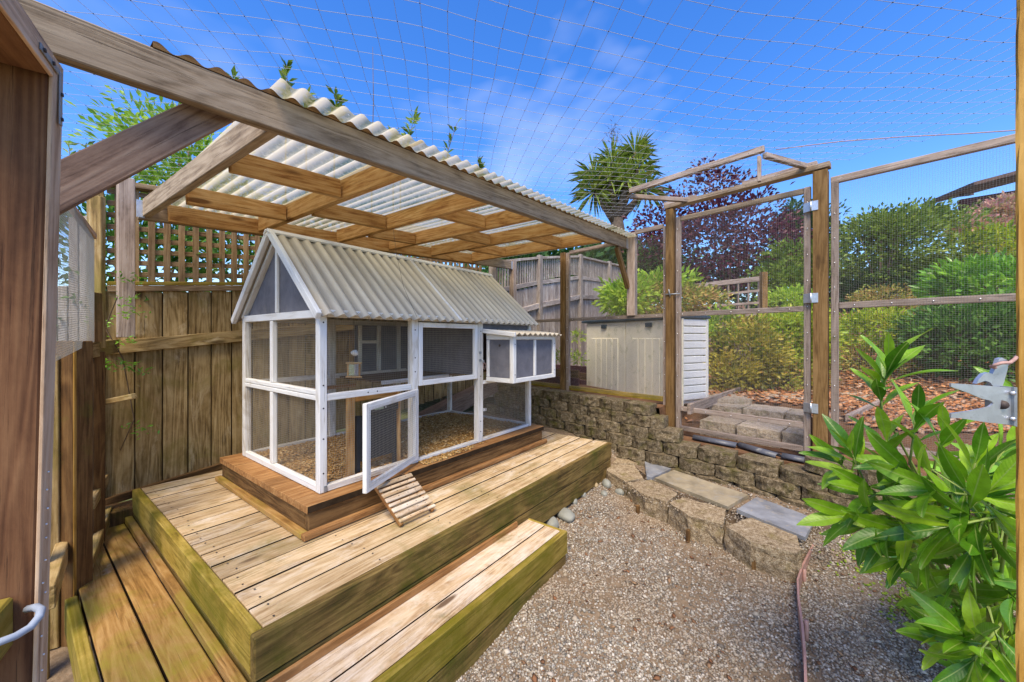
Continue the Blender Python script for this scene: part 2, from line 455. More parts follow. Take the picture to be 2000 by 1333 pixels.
def stone_mat(name, c0, c1, c2, moss=0.4, mosscol=(0.10, 0.095, 0.012), bump=0.9):
    t = NT(name)
    geo = t.n('ShaderNodeNewGeometry'); oi = t.n('ShaderNodeObjectInfo')
    v = geo.outputs['Position']
    n1 = t.noise(v, 38, 5, 0.7); n2 = t.noise(v, 9, 5, 0.6, 0.4); n3 = t.noise(v, 150, 2, 0.6)
    c = t.ramp(t.math('ADD', t.math('MULTIPLY', n1, 0.6), t.math('MULTIPLY', n3, 0.4)), [(0.34, c0), (0.50, c1), (0.66, c2)])
    hv = t.n('ShaderNodeHueSaturation'); t.l(c, hv.inputs['Color'])
    t.l(t.math('ADD', t.math('MULTIPLY', oi.outputs['Random'], 0.35), 0.82), hv.inputs['Value'])
    c = hv.outputs['Color']
    if moss > 0:
        sp = t.n('ShaderNodeSeparateXYZ'); t.l(geo.outputs['Normal'], sp.inputs[0])
        mf = t.rng(n2, 0.70 - 0.38 * moss, 0.86 - 0.34 * moss, 0, 0.85)
        mf = t.math('MULTIPLY', mf, t.rng(n1, 0.3, 0.6, 0.5, 1))
        c = t.mix(mf, c, mosscol)
    h = t.math('ADD', t.math('MULTIPLY', n1, 0.6), t.math('MULTIPLY', n3, 0.25))
    b = t.principled(c, 0.92, 0.15, 0, t.bump(h, bump, 0.02))
    return t.done(b.outputs[0])

BLOCK = stone_mat('mossy_wall_block', (0.045, 0.033, 0.018), (0.145, 0.11, 0.065), (0.33, 0.27, 0.185), 0.52, (0.08, 0.075, 0.010))
BLOCK_T = stone_mat('tan_split_block', (0.09, 0.058, 0.03), (0.29, 0.215, 0.13), (0.52, 0.43, 0.30), 0.38, (0.17, 0.13, 0.03))
ROCK = stone_mat('pale_rough_stone', (0.22, 0.155, 0.10), (0.44, 0.35, 0.25), (0.62, 0.53, 0.41), 0.38, (0.15, 0.16, 0.02))
RIVER = plain('grey_river_stone', (0.25, 0.25, 0.215), 0.6, 0.3, 0, 0.15, 12, 0.1)
RIVER_O = plain('ochre_river_stone', (0.36, 0.27, 0.15), 0.6, 0.3, 0, 0.15, 12, 0.1)
CONC = plain('pale_concrete', (0.38, 0.36, 0.32), 0.8, 0.2, 0, 0.2, 10, 0.3)

def poly_mat():
    t = NT('clear_corrugated_plastic')
    geo = t.n('ShaderNodeNewGeometry')
    v = geo.outputs['Position']
    sx = t.n('ShaderNodeSeparateXYZ'); t.l(v, sx.inputs[0])
    wv = t.math('SINE', t.math('MULTIPLY', sx.outputs[0], 2 * math.pi / 0.0765))
    valley = t.rng(wv, -0.75, 0.65, 1, 0)                 # dirt and algae settle in the valleys
    n1 = t.noise(t.mapping(v, (3, 0.8, 1)), 1.0, 5, 0.65, 0.3)
    n2 = t.noise(v, 30, 4, 0.75)
    dirt = t.math('MULTIPLY', valley, t.math('MULTIPLY', t.rng(n1, 0.30, 0.60, 0.35, 1), t.rng(n2, 0.30, 0.55, 0.45, 1)))
    spots = t.rng(n2, 0.66, 0.72, 0, 0.6)
    col = t.mix(dirt, (0.68, 0.60, 0.42), (0.10, 0.115, 0.038))
    col = t.mix(spots, col, (0.95, 0.95, 0.95))
    tp = t.n('ShaderNodeBsdfTransparent'); t.l(t.mix(dirt, (0.97, 0.98, 0.95), (0.62, 0.68, 0.5)), tp.inputs[0])
    tr = t.n('ShaderNodeBsdfTranslucent'); t.l(col, tr.inputs[0])
    pr = t.principled(col, 0.22, 0.5)
    m1 = t.n('ShaderNodeMixShader'); m1.inputs[0].default_value = 0.30
    t.l(tr.outputs[0], m1.inputs[1]); t.l(pr.outputs[0], m1.inputs[2])
    m2 = t.n('ShaderNodeMixShader'); t.l(t.rng(dirt, 0, 1, 0.86, 0.70), m2.inputs[0])
    t.l(tp.outputs[0], m2.inputs[1]); t.l(m1.outputs[0], m2.inputs[2])
    return t.done(m2.outputs[0])
POLY = poly_mat()

def island_mat(name, cols, rough=0.85, spec=0.25, patch=None):
    t = NT(name)
    geo = t.n('ShaderNodeNewGeometry')
    n = len(cols)
    c = t.ramp(geo.outputs['Random Per Island'], [(i / (n - 1), cols[i]) for i in range(n)])
    if patch:
        nn = t.noise(geo.outputs['Position'], 1.1, 5, 0.65, 0.6)
        c = t.mix(t.rng(nn, 0.48, 0.66, 0, 0.55), c, patch)
    b = t.principled(c, rough, spec)
    return t.done(b.outputs[0])
PEBBLE = island_mat('gravel_pebbles', [(0.07, 0.06, 0.05), (0.38, 0.335, 0.265), (0.18, 0.15, 0.12), (0.54, 0.49, 0.41), (0.27, 0.21, 0.145), (0.10, 0.095, 0.088), (0.37, 0.32, 0.24), (0.30, 0.285, 0.255), (0.22, 0.145, 0.085), (0.62, 0.58, 0.51)], patch=(0.33, 0.235, 0.145))
CHIPS = island_mat('rusty_bark_chips', [(0.20, 0.07, 0.025), (0.46, 0.18, 0.06), (0.60, 0.30, 0.13), (0.30, 0.11, 0.04), (0.52, 0.38, 0.26)])
LITTER = island_mat('dry_leaf_litter', [(0.10, 0.04, 0.02), (0.24, 0.11, 0.05), (0.16, 0.08, 0.04), (0.32, 0.20, 0.11)])
SHAV = island_mat('golden_wood_shavings', [(0.26, 0.12, 0.03), (0.52, 0.29, 0.08), (0.66, 0.42, 0.16), (0.38, 0.19, 0.05), (0.72, 0.52, 0.26)])
GRAVEL = plain('gravel_bed', (0.20, 0.145, 0.095), 0.95, 0.1, 0, 0.35, 30, 0.9, (0.20, 0.12, 0.065), 0.4, bscale=110)
SOIL = plain('brown_soil', (0.16, 0.085, 0.045), 0.95, 0.1, 0, 0.4, 8, 0.8)
BEDD = plain('bedding_floor', (0.40, 0.22, 0.065), 0.95, 0.1, 0, 0.35, 14, 0.8)
GRASSY = plain('far_ground', (0.10, 0.11, 0.035), 0.95, 0.1, 0, 0.4, 2, 0.6)

# ------------------------------------------------------------------ ground
def fence_u(v): return 3.416 + 0.1714 * (v + 1.517)

GC = [(0.0, -0.8, -0.05), (0.5, -0.5, -0.05), (1.56, -0.3, 0.0), (1.0, -1.0, -0.05), (1.5, -1.3, -0.03), (1.9, -0.3, 0.02), (2.25, -0.1, 0.07), (2.6, -0.05, 0.08),
      (2.9, 0.0, 0.11), (3.15, 0.3, 0.25), (3.35, 0.8, 0.28), (3.5, 1.5, 0.28), (2.9, 1.0, 0.22), (3.08, -0.2, 0.14), (3.1, -0.6, 0.12), (3.0, -1.2, 0.12), (2.75, -1.6, 0.08),
      (2.62, -0.25, 0.05), (2.55, -0.32, 0.035), (2.75, -0.2, 0.06), (2.35, -0.55, 0.01), (2.05, -0.85, 0.0), (1.75, -1.35, -0.02), (2.2, -1.9, -0.02), (1.2, -2.2, -0.06), (0.3, -2.0, -0.08), (-1.0, -1.0, -0.08), (-1.0, 1.5, -0.06), (1.2, 1.0, -0.05)]
def gravel_z(u, v):
    # the court rises gently towards the retaining wall
    sw_, sz = 0.0, 0.0
    for a, b, z in GC:
        w = 1.0 / ((u - a) ** 2 + (v - b) ** 2 + 0.012) ** 2
        sw_ += w; sz += w * z
    return sz / sw_ + 0.006 * mnoise.noise(Vector((u * 2.1, v * 2.1, 0)))

def grid_mesh(us, vs2, zf):
    V_ = [(u, v, zf(u, v)) for v in vs2 for u in us]
    n = len(us)
    F_ = [(j * n + i, j * n + i + 1, (j + 1) * n + i + 1, (j + 1) * n + i) for j in range(len(vs2) - 1) for i in range(n - 1)]
    return mesh_py('ground', V_, F_, True)

gnd = add('ground', mesh_py('ground', [(-150, -150, -0.2), (250, -150, -0.2), (250, 150, -0.2), (-150, 150, -0.2)], [(0, 1, 2, 3)]), GRASSY)
tag(gnd, kind='structure')
court = add('gravel_ground', grid_mesh(np.linspace(-3.2, 3.75, 70), np.linspace(-4.5, 2.6, 70), gravel_z), GRAVEL)
tag(court, kind='structure')

def terrace_z(u, v):
    e = u - fence_u(v)
    if e < 1.0 and -1.45 < v < -0.30:
        return 0.33 if e < 0.22 else (0.44 if e < 0.62 else 0.54)
    if v <= -1.45 and e < 0.2: return 0.45
    z = 0.645 + 0.02 * mnoise.noise(Vector((u, v, 0)))
    far = max(0.0, e - 2.6)
    return z + min(0.13 * far, 3.0)
es = [-0.24, -0.15, -0.05, 0.1, 0.2, 0.25, 0.45, 0.6, 0.65, 0.85, 0.98, 1.03, 1.3, 1.7, 2.2, 3, 4, 6, 9, 14, 25, 60, 200]
vv = [-120, -60, -25, -12, -7, -5, -4, -3, -2.4, -1.9, -1.6, -1.47, -1.43, -1.2, -0.8, -0.32, -0.28, 0.2, 0.8, 1.4, 2.1, 3, 5, 9, 20, 60, 140]
V_ = []
for v in vv:
    vc = max(-4.0, min(3.0, v))
    for e in es:
        u = fence_u(vc) + e
        V_.append((u, v, terrace_z(u, vc)))
n = len(es)
F_ = [(j * n + i, j * n + i + 1, (j + 1) * n + i + 1, (j + 1) * n + i) for j in range(len(vv) - 1) for i in range(n - 1)]
terr = add('terrace_ground', mesh_py('terrace', V_, F_), SOIL)
tag(terr, kind='structure')

def scatter_bits(name, pts, size, mat, kind='stuff', label=None, flat=0.55, aspect=1.0, parent=None, tilt=0.6):
    """many small faceted bits (eight faces each) in one mesh"""
    pts = np.asarray(pts, np.float32); N = len(pts)
    base = np.array([(1, 0, 0), (0, 1, 0), (-1, 0, 0), (0, -1, 0), (0.1, 0.1, 1), (-0.1, 0.05, -1)], np.float32)
    s = size * (0.55 + 0.9 * rng.random((N, 1, 1)).astype(np.float32) ** 1.6)
    sh = np.stack([np.full(N, aspect), 0.6 + 0.5 * rng.random(N), flat * (0.7 + 0.6 * rng.random(N))], 1)[:, None, :]
    v = base[None] * sh * s * (0.8 + 0.4 * rng.random((N, 6, 3)))
    a = rng.random(N) * 6.283; b = (rng.random(N) - 0.5) * 2 * tilt
    ca, sa, cb, sb = np.cos(a), np.sin(a), np.cos(b), np.sin(b)
    x = v[..., 0] * cb[:, None] + v[..., 2] * sb[:, None]; z = -v[..., 0] * sb[:, None] + v[..., 2] * cb[:, None]
    X = x * ca[:, None] - v[..., 1] * sa[:, None]; Y = x * sa[:, None] + v[..., 1] * ca[:, None]
    v = np.stack([X, Y, z], -1) + pts[:, None, :]
    f = np.array([(0, 1, 4), (1, 2, 4), (2, 3, 4), (3, 0, 4), (1, 0, 5), (2, 1, 5), (3, 2, 5), (0, 3, 5)], np.int32)
    F_ = (f[None] + (np.arange(N) * 6)[:, None, None]).reshape(-1, 3)
    o = add(name, mesh_np(name, v.reshape(-1, 3), F_), mat, parent)
    tag(o, label, None, None, kind)
    return o

# loose pebbles where the lens sees the court
pts = []
while len(pts) < 76000:
    u = rng.uniform(-0.6, 3.6); v = rng.uniform(-2.6, 0.4)
    if u < 1.56 and v > -0.27: continue
    if u < 2.87 and v > 0.02: continue
    d = (u - CAM.x) * FWD.x + (v - CAM.y) * FWD.y
    x = (u - CAM.x) * RGT.x + (v - CAM.y) * RGT.y
    if d < 0.9 or abs(x / d) > 1.5: continue
    if u > 3.45 or rng.random() > min(1.0, 1.9 / d): continue
    if mnoise.noise(Vector((u * 1.7, v * 1.7, 3))) + 0.5 * mnoise.noise(Vector((u * 6, v * 6, 7))) > 0.28 and rng.random() < 0.62: continue
    pts.append((u, v, gravel_z(u, v) + 0.002))
g = scatter_bits('gravel', pts, 0.0074, PEBBLE, label='loose tan and grey pea gravel covering the court')
tag(g, cat='gravel')
pts = []
while len(pts) < 700:
    u = rng.uniform(-0.2, 3.3); v = rng.uniform(-2.5, 0.1)
    if (u < 1.57 and v > -0.29) or (u < 2.87 and v > -0.01): continue
    pts.append((u, v, gravel_z(u, v) + 0.004))
g = scatter_bits('larger_gravel', pts, 0.0155, PEBBLE, flat=0.5, label='larger pebbles mixed into the pea gravel')
tag(g, cat='gravel')
pts = []
while len(pts) < 420:
    u = rng.uniform(0.2, 3.3); v = rng.uniform(-2.4, 0.0)
    if u < 1.62 and v > -0.32: continue
    pts.append((u, v, gravel_z(u, v) + 0.008))
g = scatter_bits('leaf_litter', pts, 0.011, LITTER, flat=0.25, aspect=1.5, label='scattered brown bark and leaf bits lying on the gravel')
tag(g, cat='litter')

# ------------------------------------------------------------------ deck
ZD = 0.38
deck = thing('wooden_deck', (1.4, 1.0, 0.0), 'large low timber deck with mossy rim carrying the white coop', 'deck')
DX, DY = 2.886, 2.0
bw = 0.1408
for i in range(14):
    y0 = 0.042 + i * bw * 0.993
    y1 = y0 + bw * 0.993 - 0.011
    if y1 > DY: y1 = DY
    dz = random.uniform(-0.002, 0.002)
    blk('deck_board', deck, (0.041, y0, ZD - 0.036 + dz), (DX - 0.002, y1, ZD + dz), W_DECK, 0.002, GAP_SHADE)
blk('rim_board', deck, (0.0, 0.0405, ZD - 0.14), (0.038, DY, ZD + 0.001), W_MOSS2, 0.004)
blk('rim_board', deck, (0.0, 0.0, ZD - 0.14), (DX, 0.0385, ZD + 0.002), W_MOSS, 0.004)
blk('rim_board', deck, (0.003, 0.003, ZD - 0.295), (DX - 0.01, 0.0365, ZD - 0.146), W_MOSS, 0.004)
blk('rim_board', deck, (0.003, 0.0405, ZD - 0.295), (0.036, DY, ZD - 0.146), W_MOSS, 0.004)
blk('rim_board', deck, (DX - 0.036, 0.042, ZD - 0.30), (DX - 0.004, DY, ZD - 0.040), W_MOSS, 0.004)
blk('rim_board', deck, (0.04, DY - 0.04, ZD - 0.30), (DX - 0.04, DY - 0.004, ZD - 0.04), W_MOSS, 0.004)

def screw_dots(parent, pts, r=0.0042):
    V_, F_ = [], []
    for p in pts:
        n0 = len(V_)
        for k in range(6): V_.append((p[0] + r * math.cos(k * 1.047), p[1] + r * math.sin(k * 1.047), p[2]))
        F_.append(tuple(range(n0, n0 + 6)))
    o = add('screws', mesh_py('screws', V_, F_), RUST, parent); tag(o, kind='stuff'); return o
screw_dots(deck, [(x + random.uniform(-0.012, 0.012), 0.042 + i * bw * 0.993 + q + random.uniform(-0.006, 0.006), ZD + 0.0028) for i in range(14) for x in (0.09, 0.50, 0.91, 1.32, 1.73, 2.14, 2.55, 2.84) for q in (0.028, 0.10)])
# front step
ZS = 0.195
stp = thing('deck_step', (0.6, -0.14, 0.0), 'long timber step with bleached top boards in front of the deck', 'step')
SX = 1.544
blk('step_board', stp, (-0.36, -0.132, ZS - 0.036), (SX - 0.022, -0.006, ZS), W_STEP, 0.004, GAP_SHADE)
blk('step_board', stp, (-0.36, -0.242, ZS - 0.036), (SX - 0.022, -0.139, ZS - 0.001), W_STEP, 0.004, GAP_SHADE)
blk('rim_board', stp, (-0.36, -0.282, ZS - 0.135), (SX, -0.247, ZS + 0.001), W_MOSS2, 0.004)
blk('rim_board', stp, (-0.36, -0.279, ZS - 0.27), (SX - 0.012, -0.250, ZS - 0.143), W_MOSS, 0.004)
blk('rim_board', stp, (SX - 0.020, -0.245, ZS - 0.13), (SX - 0.001, -0.004, ZS - 0.001), W_MOSS2, 0.003)
board('back_trim', stp, (-0.05, -0.012, ZS + 0.017), (1.40, -0.012, ZS + 0.017), 0.016, 0.034, W_PLAT, (0, 0, 1))

# side step along the left of the deck
sst = thing('side_step', (-0.16, 0.7, 0.0), 'narrow mossy plank walkway along the left side of the deck', 'step')
blk('walk_board', sst, (-0.150, -0.30, ZS - 0.036), (-0.040, 1.96, ZS), W_WALK, 0.004, GAP_SHADE)
blk('walk_board', sst, (-0.282, -0.30, ZS - 0.036), (-0.158, 1.72, ZS + 0.001), W_WALK, 0.004, GAP_SHADE)
blk('rim_board', sst, (-0.328, -0.30, ZS - 0.14), (-0.290, 1.19, ZS + 0.002), W_MOSS2, 0.004)
blk('base_trim', sst, (-0.036, 0.0, ZS - 0.01), (-0.003, 1.98, ZS + 0.030), W_WALK, 0.004)
blk('joist', sst, (-0.28, 0.2, ZS - 0.14), (-0.05, 0.24, ZS - 0.04), W_MOSS, 0.002)
blk('joist', sst, (-0.28, 1.2, ZS - 0.14), (-0.05, 1.24, ZS - 0.04), W_MOSS, 0.002)

blk('end_board', sst, (-0.19, 1.985, -0.05), (0.03, 2.165, 0.27), W_PLAT2, 0.003)

# ------------------------------------------------------------------ coop platform
plat = thing('coop_platform', (1.45, 1.13, ZD), 'brown timber plinth under the white chicken coop', 'platform')
PX0, PX1, PY0, PY1, ZP = 0.392, 2.51, 0.498, 1.76, 0.535
for i in range(9):
    y0 = PY0 + i * 0.1402
    blk('top_board', plat, (PX0, y0, ZP - 0.037), (PX1, y0 + 0.1375, ZP + random.uniform(-0.0015, 0.0015)), W_PLAT, 0.002, GAP_SHADE)
zb = ZD + 0.003
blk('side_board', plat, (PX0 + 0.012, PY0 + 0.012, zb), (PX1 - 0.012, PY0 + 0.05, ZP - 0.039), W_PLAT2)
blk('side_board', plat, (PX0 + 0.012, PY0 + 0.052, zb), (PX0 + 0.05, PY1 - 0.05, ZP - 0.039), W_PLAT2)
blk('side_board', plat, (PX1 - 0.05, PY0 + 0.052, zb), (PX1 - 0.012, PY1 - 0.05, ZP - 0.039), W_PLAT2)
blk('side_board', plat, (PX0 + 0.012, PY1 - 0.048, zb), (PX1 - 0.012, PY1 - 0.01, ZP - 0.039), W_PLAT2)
blk('base_trim', plat, (PX0 - 0.026, PY0 - 0.026, zb), (PX1 + 0.02, PY0 + 0.010, zb + 0.032), W_PLAT, 0.004)
blk('base_trim', plat, (PX0 - 0.026, PY0 + 0.012, zb), (PX0 + 0.010, PY1, zb + 0.031), W_WALK, 0.004)

# ------------------------------------------------------------------ chicken coop
X0, X1, Y0, Y1 = 0.498, 2.442, 0.593, 1.677
ZB, ZT, ZR, YM = ZP + 0.003, 1.50, 1.975, 1.135
coop = thing('chicken_coop', (1.47, 1.13, ZB), 'white timber chicken coop with wire mesh sides and grey corrugated roof', 'chicken coop')
pw = 0.046
posts = [(X0, X0 + 0.040), (1.088, 1.138), (1.716, 1.775), (X1 - 0.036, X1)]
for a, b in posts:
    blk('post', coop, (a, Y0, ZB), (b, Y0 + pw, ZT), WHITE_DIRTY if a > X0 else WHITE)
    blk('post', coop, (a, Y1 - pw, ZB), (b, Y1, ZT), WHITE_DIRTY)
e = 0.002
def span(i): return posts[i][1] + e, posts[i + 1][0] - e
for i in range(3):
    a, b = span(i)
    blk('top_rail', coop, (a, Y0 + 0.003, ZT - 0.040), (b, Y0 + 0.038, ZT - 0.003), WHITE)
    blk('sill', coop, (a, Y0 + 0.003, ZB), (b, Y0 + 0.038, ZB + (0.034 if i == 0 else 0.022)), WHITE_DIRTY)
    blk('top_rail', coop, (a, Y1 - 0.038, ZT - 0.040), (b, Y1 - 0.003, ZT - 0.003), WHITE)
    blk('sill', coop, (a, Y1 - 0.038, ZB), (b, Y1 - 0.003, ZB + 0.026), WHITE_DIRTY)
    blk('back_rail', coop, (a, Y1 - 0.038, 1.02), (b, Y1 - 0.003, 1.055), WHITE_DIRTY)
# bay one, front
a, b = span(0)
blk('mid_rail', coop, (a, Y0 + 0.002, 1.016), (b, Y0 + 0.038, 1.052), WHITE)
wire_panel('wire_mesh', coop, (a, Y0 + 0.028, 1.052), (1, 0, 0), (0, 0, 1), b - a, ZT - 0.04 - 1.052, WIRE_D)
wire_panel('wire_mesh', coop, (a, Y0 + 0.028, ZB + 0.034), (1, 0, 0), (0, 0, 1), 0.17, 1.016 - ZB - 0.034, WIRE_D)
# back mesh and closed rear of the roosting half
for i in (0, 1):
    a, b = span(i)
    wire_panel('wire_mesh', coop, (a, Y1 - 0.02, ZB + 0.026), (1, 0, 0), (0, 0, 1), b - a, ZT - 0.04 - ZB - 0.026, WIRE_D, 0.0165)
a, b = span(2)
blk('rear_panel', coop, (a, Y1 - 0.028, 1.057), (b, Y1 - 0.014, ZT - 0.042), PANEL, 0.0)
wire_panel('wire_mesh', coop, (a, Y1 - 0.02, ZB + 0.026), (1, 0, 0), (0, 0, 1), b - a, 1.018 - ZB - 0.026, WIRE_D, 0.0165)
blk('rear_panel', coop, (1.30, Y1 - 0.060, 1.057), (1.714, Y1 - 0.046, ZT - 0.042), PANEL, 0.0)
blk('rear_stile', coop, (1.50, Y1 - 0.085, 1.06), (1.535, Y1 - 0.062, ZT - 0.045), WHITE_DIRTY)
blk('rear_stile', coop, (1.32, Y1 - 0.085, 1.06), (1.35, Y1 - 0.062, ZT - 0.045), WHITE_DIRTY)
blk('rear_stile', coop, (1.352, Y1 - 0.083, 1.30), (1.498, Y1 - 0.062, 1.328), WHITE_DIRTY)
blk('roost_floor', coop, (1.146, 1.02, 1.022), (X1 - 0.04, Y1 - 0.09, 1.036), W_PLAT2)
blk('roost_floor_edge', coop, (1.146, 1.0, 1.012), (1.80, 1.018, 1.040), WHITE_DIRTY)
blk('inner_wall', coop, (1.800, 0.66, 1.05), (1.812, Y1 - 0.09, ZT - 0.05), PANEL, 0.0)
blk('perch', coop, (0.545, 1.25, 0.985), (1.09, 1.28, 1.01), W_PLAT)
# left gable end
for z0, z1 in ((ZB, ZB + 0.036), (1.018, 1.044), (1.047, 1.072), (ZT - 0.045, ZT - 0.002)):
    blk('end_rail', coop, (X0 + 0.002, Y0 + pw + e, z0), (X0 + 0.036, Y1 - pw - e, z1), WHITE)
for z0, z1 in ((ZB + 0.038, 1.016), (1.074, ZT - 0.047)):
    blk('end_stile', coop, (X0 + 0.003, 1.19, z0), (X0 + 0.034, 1.228, z1), WHITE)
    wire_panel('wire_mesh', coop, (X0 + 0.027, Y0 + pw, z0), (0, 1, 0), (0, 0, 1), Y1 - Y0 - 2 * pw, z1 - z0, WIRE_D)
# right end
for z0, z1 in ((ZB, ZB + 0.026), (1.02, 1.06), (ZT - 0.045, ZT - 0.002)):
    blk('end_rail', coop, (X1 - 0.036, Y0 + pw + e, z0), (X1 - 0.002, Y1 - pw - e, z1), WHITE_DIRTY)
blk('end_panel', coop, (X1 - 0.024, Y0 + pw, 1.062), (X1 - 0.010, Y1 - pw, ZT - 0.047), PANEL, 0)
wire_panel('wire_mesh', coop, (X1 - 0.02, Y0 + pw, ZB + 0.026), (0, 1, 0), (0, 0, 1), Y1 - Y0 - 2 * pw, 1.02 - ZB - 0.026, WIRE_D, 0.0165)
# gable panel (triangle) and its frame
def gable(x, t):
    zt = ZR - 0.045
    pr = [(Y0 + 0.05, ZT), (Y1 - 0.05, ZT), (YM, zt)]
    vs_ = [(x, y, z) for y, z in pr] + [(x + t, y, z) for y, z in pr]
    return mesh_py('gable', vs_, [(0, 2, 1), (3, 4, 5), (0, 1, 4, 3), (1, 2, 5, 4), (2, 0, 3, 5)])
add('gable_panel', gable(X0 + 0.020, 0.012), PANEL, coop)
add('gable_panel', gable(X1 - 0.030, 0.012), PANEL, coop)
blk('gable_stile', coop, (X0 + 0.002, YM - 0.014, ZT), (X0 + 0.019, YM + 0.014, ZR - 0.06), WHITE)
sl = Vector((0, YM - Y0, ZR - ZT)).normalized()
for s in (1, -1):
    ya = YM - s * (YM - Y0)
    board('gable_rafter', coop, (X0 + 0.011, ya, ZT - 0.012), (X0 + 0.011, YM - s * 0.012, ZR - 0.030), 0.024, 0.034, WHITE, (1, 0, 0))
# corrugated roof sheets
def corrugated(u0, u1, p0, p1, pitch, amp, thick, flip=False, seg=8):
    """sheet from line p0 (eave y,z) to p1 (ridge y,z); waves along u"""
    nu = int((u1 - u0) / pitch * seg)
    d = Vector((0, p1[0] - p0[0], p1[1] - p0[1])).normalized()
    nrm = Vector((1, 0, 0)).cross(d)
    if nrm.z < 0: nrm = -nrm
    V_, F_ = [], []
    layers = [0.0] if thick == 0 else [0.0, -thick]
    for off in layers:
        for p in (p0, p1):
            for i in range(nu + 1):
                u = u0 + (u1 - u0) * i / nu
                h = amp * math.sin(2 * math.pi * u / pitch) + off
                V_.append(Vector((u, p[0], p[1])) + nrm * h)
    m = nu + 1
    for i in range(nu): F_.append((i, i + 1, m + i + 1, m + i))
    if thick:
        o = 2 * m
        for i in range(nu): F_.append((o + i + 1, o + i, o + m + i, o + m + i + 1))
        for i in range(nu):
            F_.append((o + i, o + i + 1, i + 1, i)); F_.append((m + i, m + i + 1, o + m + i + 1, o + m + i))
        F_.append((0, m, o + m, o)); F_.append((m - 1, o + m - 1, o + 2 * m - 1, 2 * m - 1))
    return mesh_py('corrugated', V_, F_, False)
ev = 0.058
ez = ZT - ev * (ZR - ZT) / (YM - Y0)
XS = 1.47
for (ua, ub) in ((X0 - 0.02, XS - 0.014), (XS + 0.014, X1 + 0.05)):
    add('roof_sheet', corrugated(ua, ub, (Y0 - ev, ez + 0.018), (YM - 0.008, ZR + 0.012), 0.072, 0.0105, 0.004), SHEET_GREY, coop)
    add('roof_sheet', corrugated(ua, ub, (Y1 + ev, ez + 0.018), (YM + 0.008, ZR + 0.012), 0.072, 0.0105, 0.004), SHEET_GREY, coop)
nf = Vector((0, -(ZR - ZT), YM - Y0)).normalized()
nb = Vector((0, (ZR - ZT), YM - Y0)).normalized()
for s, nn_ in ((1, nf), (-1, nb)):
    ye = YM - s * (YM - Y0 + ev)
    board('rake_board', coop, Vector((X0 - 0.034, ye, ez + 0.010)), Vector((X0 - 0.034, YM - s * 0.010, ZR + 0.004)), 0.026, 0.042, WHITE, nn_)
    board('roof_batten', coop, Vector((XS, ye, ez + 0.021)), Vector((XS, YM - s * 0.012, ZR + 0.013)), 0.026, 0.018, WHITE, nn_)
    board('ridge_board', coop, Vector((X0 - 0.052, YM - s * 0.024, ZR + 0.006)), Vector((X1 + 0.052, YM - s * 0.024, ZR + 0.006)), 0.040, 0.016, WHITE, (nn_ + Vector((0, 0, 0.0))))
blk('eave_rail', coop, (X0 - 0.02, Y0 - 0.022, ZT - 0.030), (X1 + 0.03, Y0 - 0.002, ZT - 0.003), WHITE_DIRTY)
# upper door of bay two
def framed_door(parent, name, o, ax, ay, w, h, t, mat, st=0.034, mesh=True, pitch=0.0127, sub=None, wmat=None):
    o = Vector(o); ax = Vector(ax).normalized(); ay = Vector(ay).normalized(); nz_ = ax.cross(ay)
    fr = bpy.data.objects.new(name, None); put(fr, parent, Matrix.Translation(o))
    up = nz_
    for q in (st / 2, w - st / 2):
        board('stile', fr, o + ax * q, o + ax * q + ay * h, st, t, mat, up)
    for q in (st / 2, h - st / 2):
        board('rail', fr, o + ax * (st + 0.0015) + ay * q, o + ax * (w - st - 0.0015) + ay * q, st, t - 0.002, mat, up)
    if mesh:
        wire_panel('wire_mesh', fr, o + ax * st * 0.6 + ay * st * 0.6 - nz_ * (t / 2 + 0.001), ax, ay, w - st * 1.2, h - st * 1.2, wmat or WIRE_D, pitch)
    return fr
framed_door(coop, 'upper_door', (1.142, Y0 + 0.012, 1.034), (1, 0, 0), (0, 0, 1), 0.570, 0.418, 0.028, WHITE)
# low door of bay one, hanging open on the second post
h0 = Vector((1.118, Y0 - 0.012, ZB + 0.028)); fr0 = Vector((0.606, 0.352, ZB + 0.028))
dax = (fr0 - h0).normalized()
framed_door(coop, 'open_door', h0, dax, (0, 0, 1), 0.565, 0.452, 0.024, WHITE, 0.040, wmat=WIRE)
# bay three above and below the nest box
a, b = span(2)
blk('strip_panel', coop, (a, Y0 + 0.016, 1.418), (b, Y0 + 0.026, ZT - 0.042), PANEL, 0)
blk('strip_rail', coop, (a, Y0 + 0.002, 1.392), (b, Y0 + 0.034, 1.416), WHITE)
blk('box_rail', coop, (a, Y0 + 0.002, 0.985), (b, Y0 + 0.034, 1.012), WHITE)
wire_panel('wire_mesh', coop, (a, Y0 + 0.024, ZB + 0.022), (1, 0, 0), (0, 0, 1), b - a, 0.985 - ZB - 0.022, WIRE_D)
# nest box
NX0, NX1, NY, NZ0, NZ1 = 1.803, 2.418, 0.319, 1.006, 1.365
nb_ = bpy.data.objects.new('nest_box', None); put(nb_, coop, Matrix.Translation((2.1, 0.45, 1.0)))
for x in (NX0, NX1 - 0.040):
    blk('box_post', nb_, (x, NY, NZ0), (x + 0.040, NY + 0.036, NZ1), WHITE)
for z0, z1 in ((NZ0, NZ0 + 0.034), (NZ1 - 0.030, NZ1 - 0.002)):
    blk('box_rail', nb_, (NX0 + 0.042, NY + 0.002, z0), (NX1 - 0.042, NY + 0.030, z1), WHITE)
    blk('box_rail', nb_, (NX0 + 0.002, NY + 0.038, z0), (NX0 + 0.030, Y0 - 0.003, z1 + (0.02 if z1 > 1.2 else 0)), WHITE)
    blk('box_rail', nb_, (NX1 - 0.030, NY + 0.038, z0), (NX1 - 0.002, Y0 - 0.003, z1), WHITE)
blk('box_stile', nb_, (2.092, NY + 0.003, NZ0 + 0.036), (2.120, NY + 0.028, NZ1 - 0.032), WHITE)
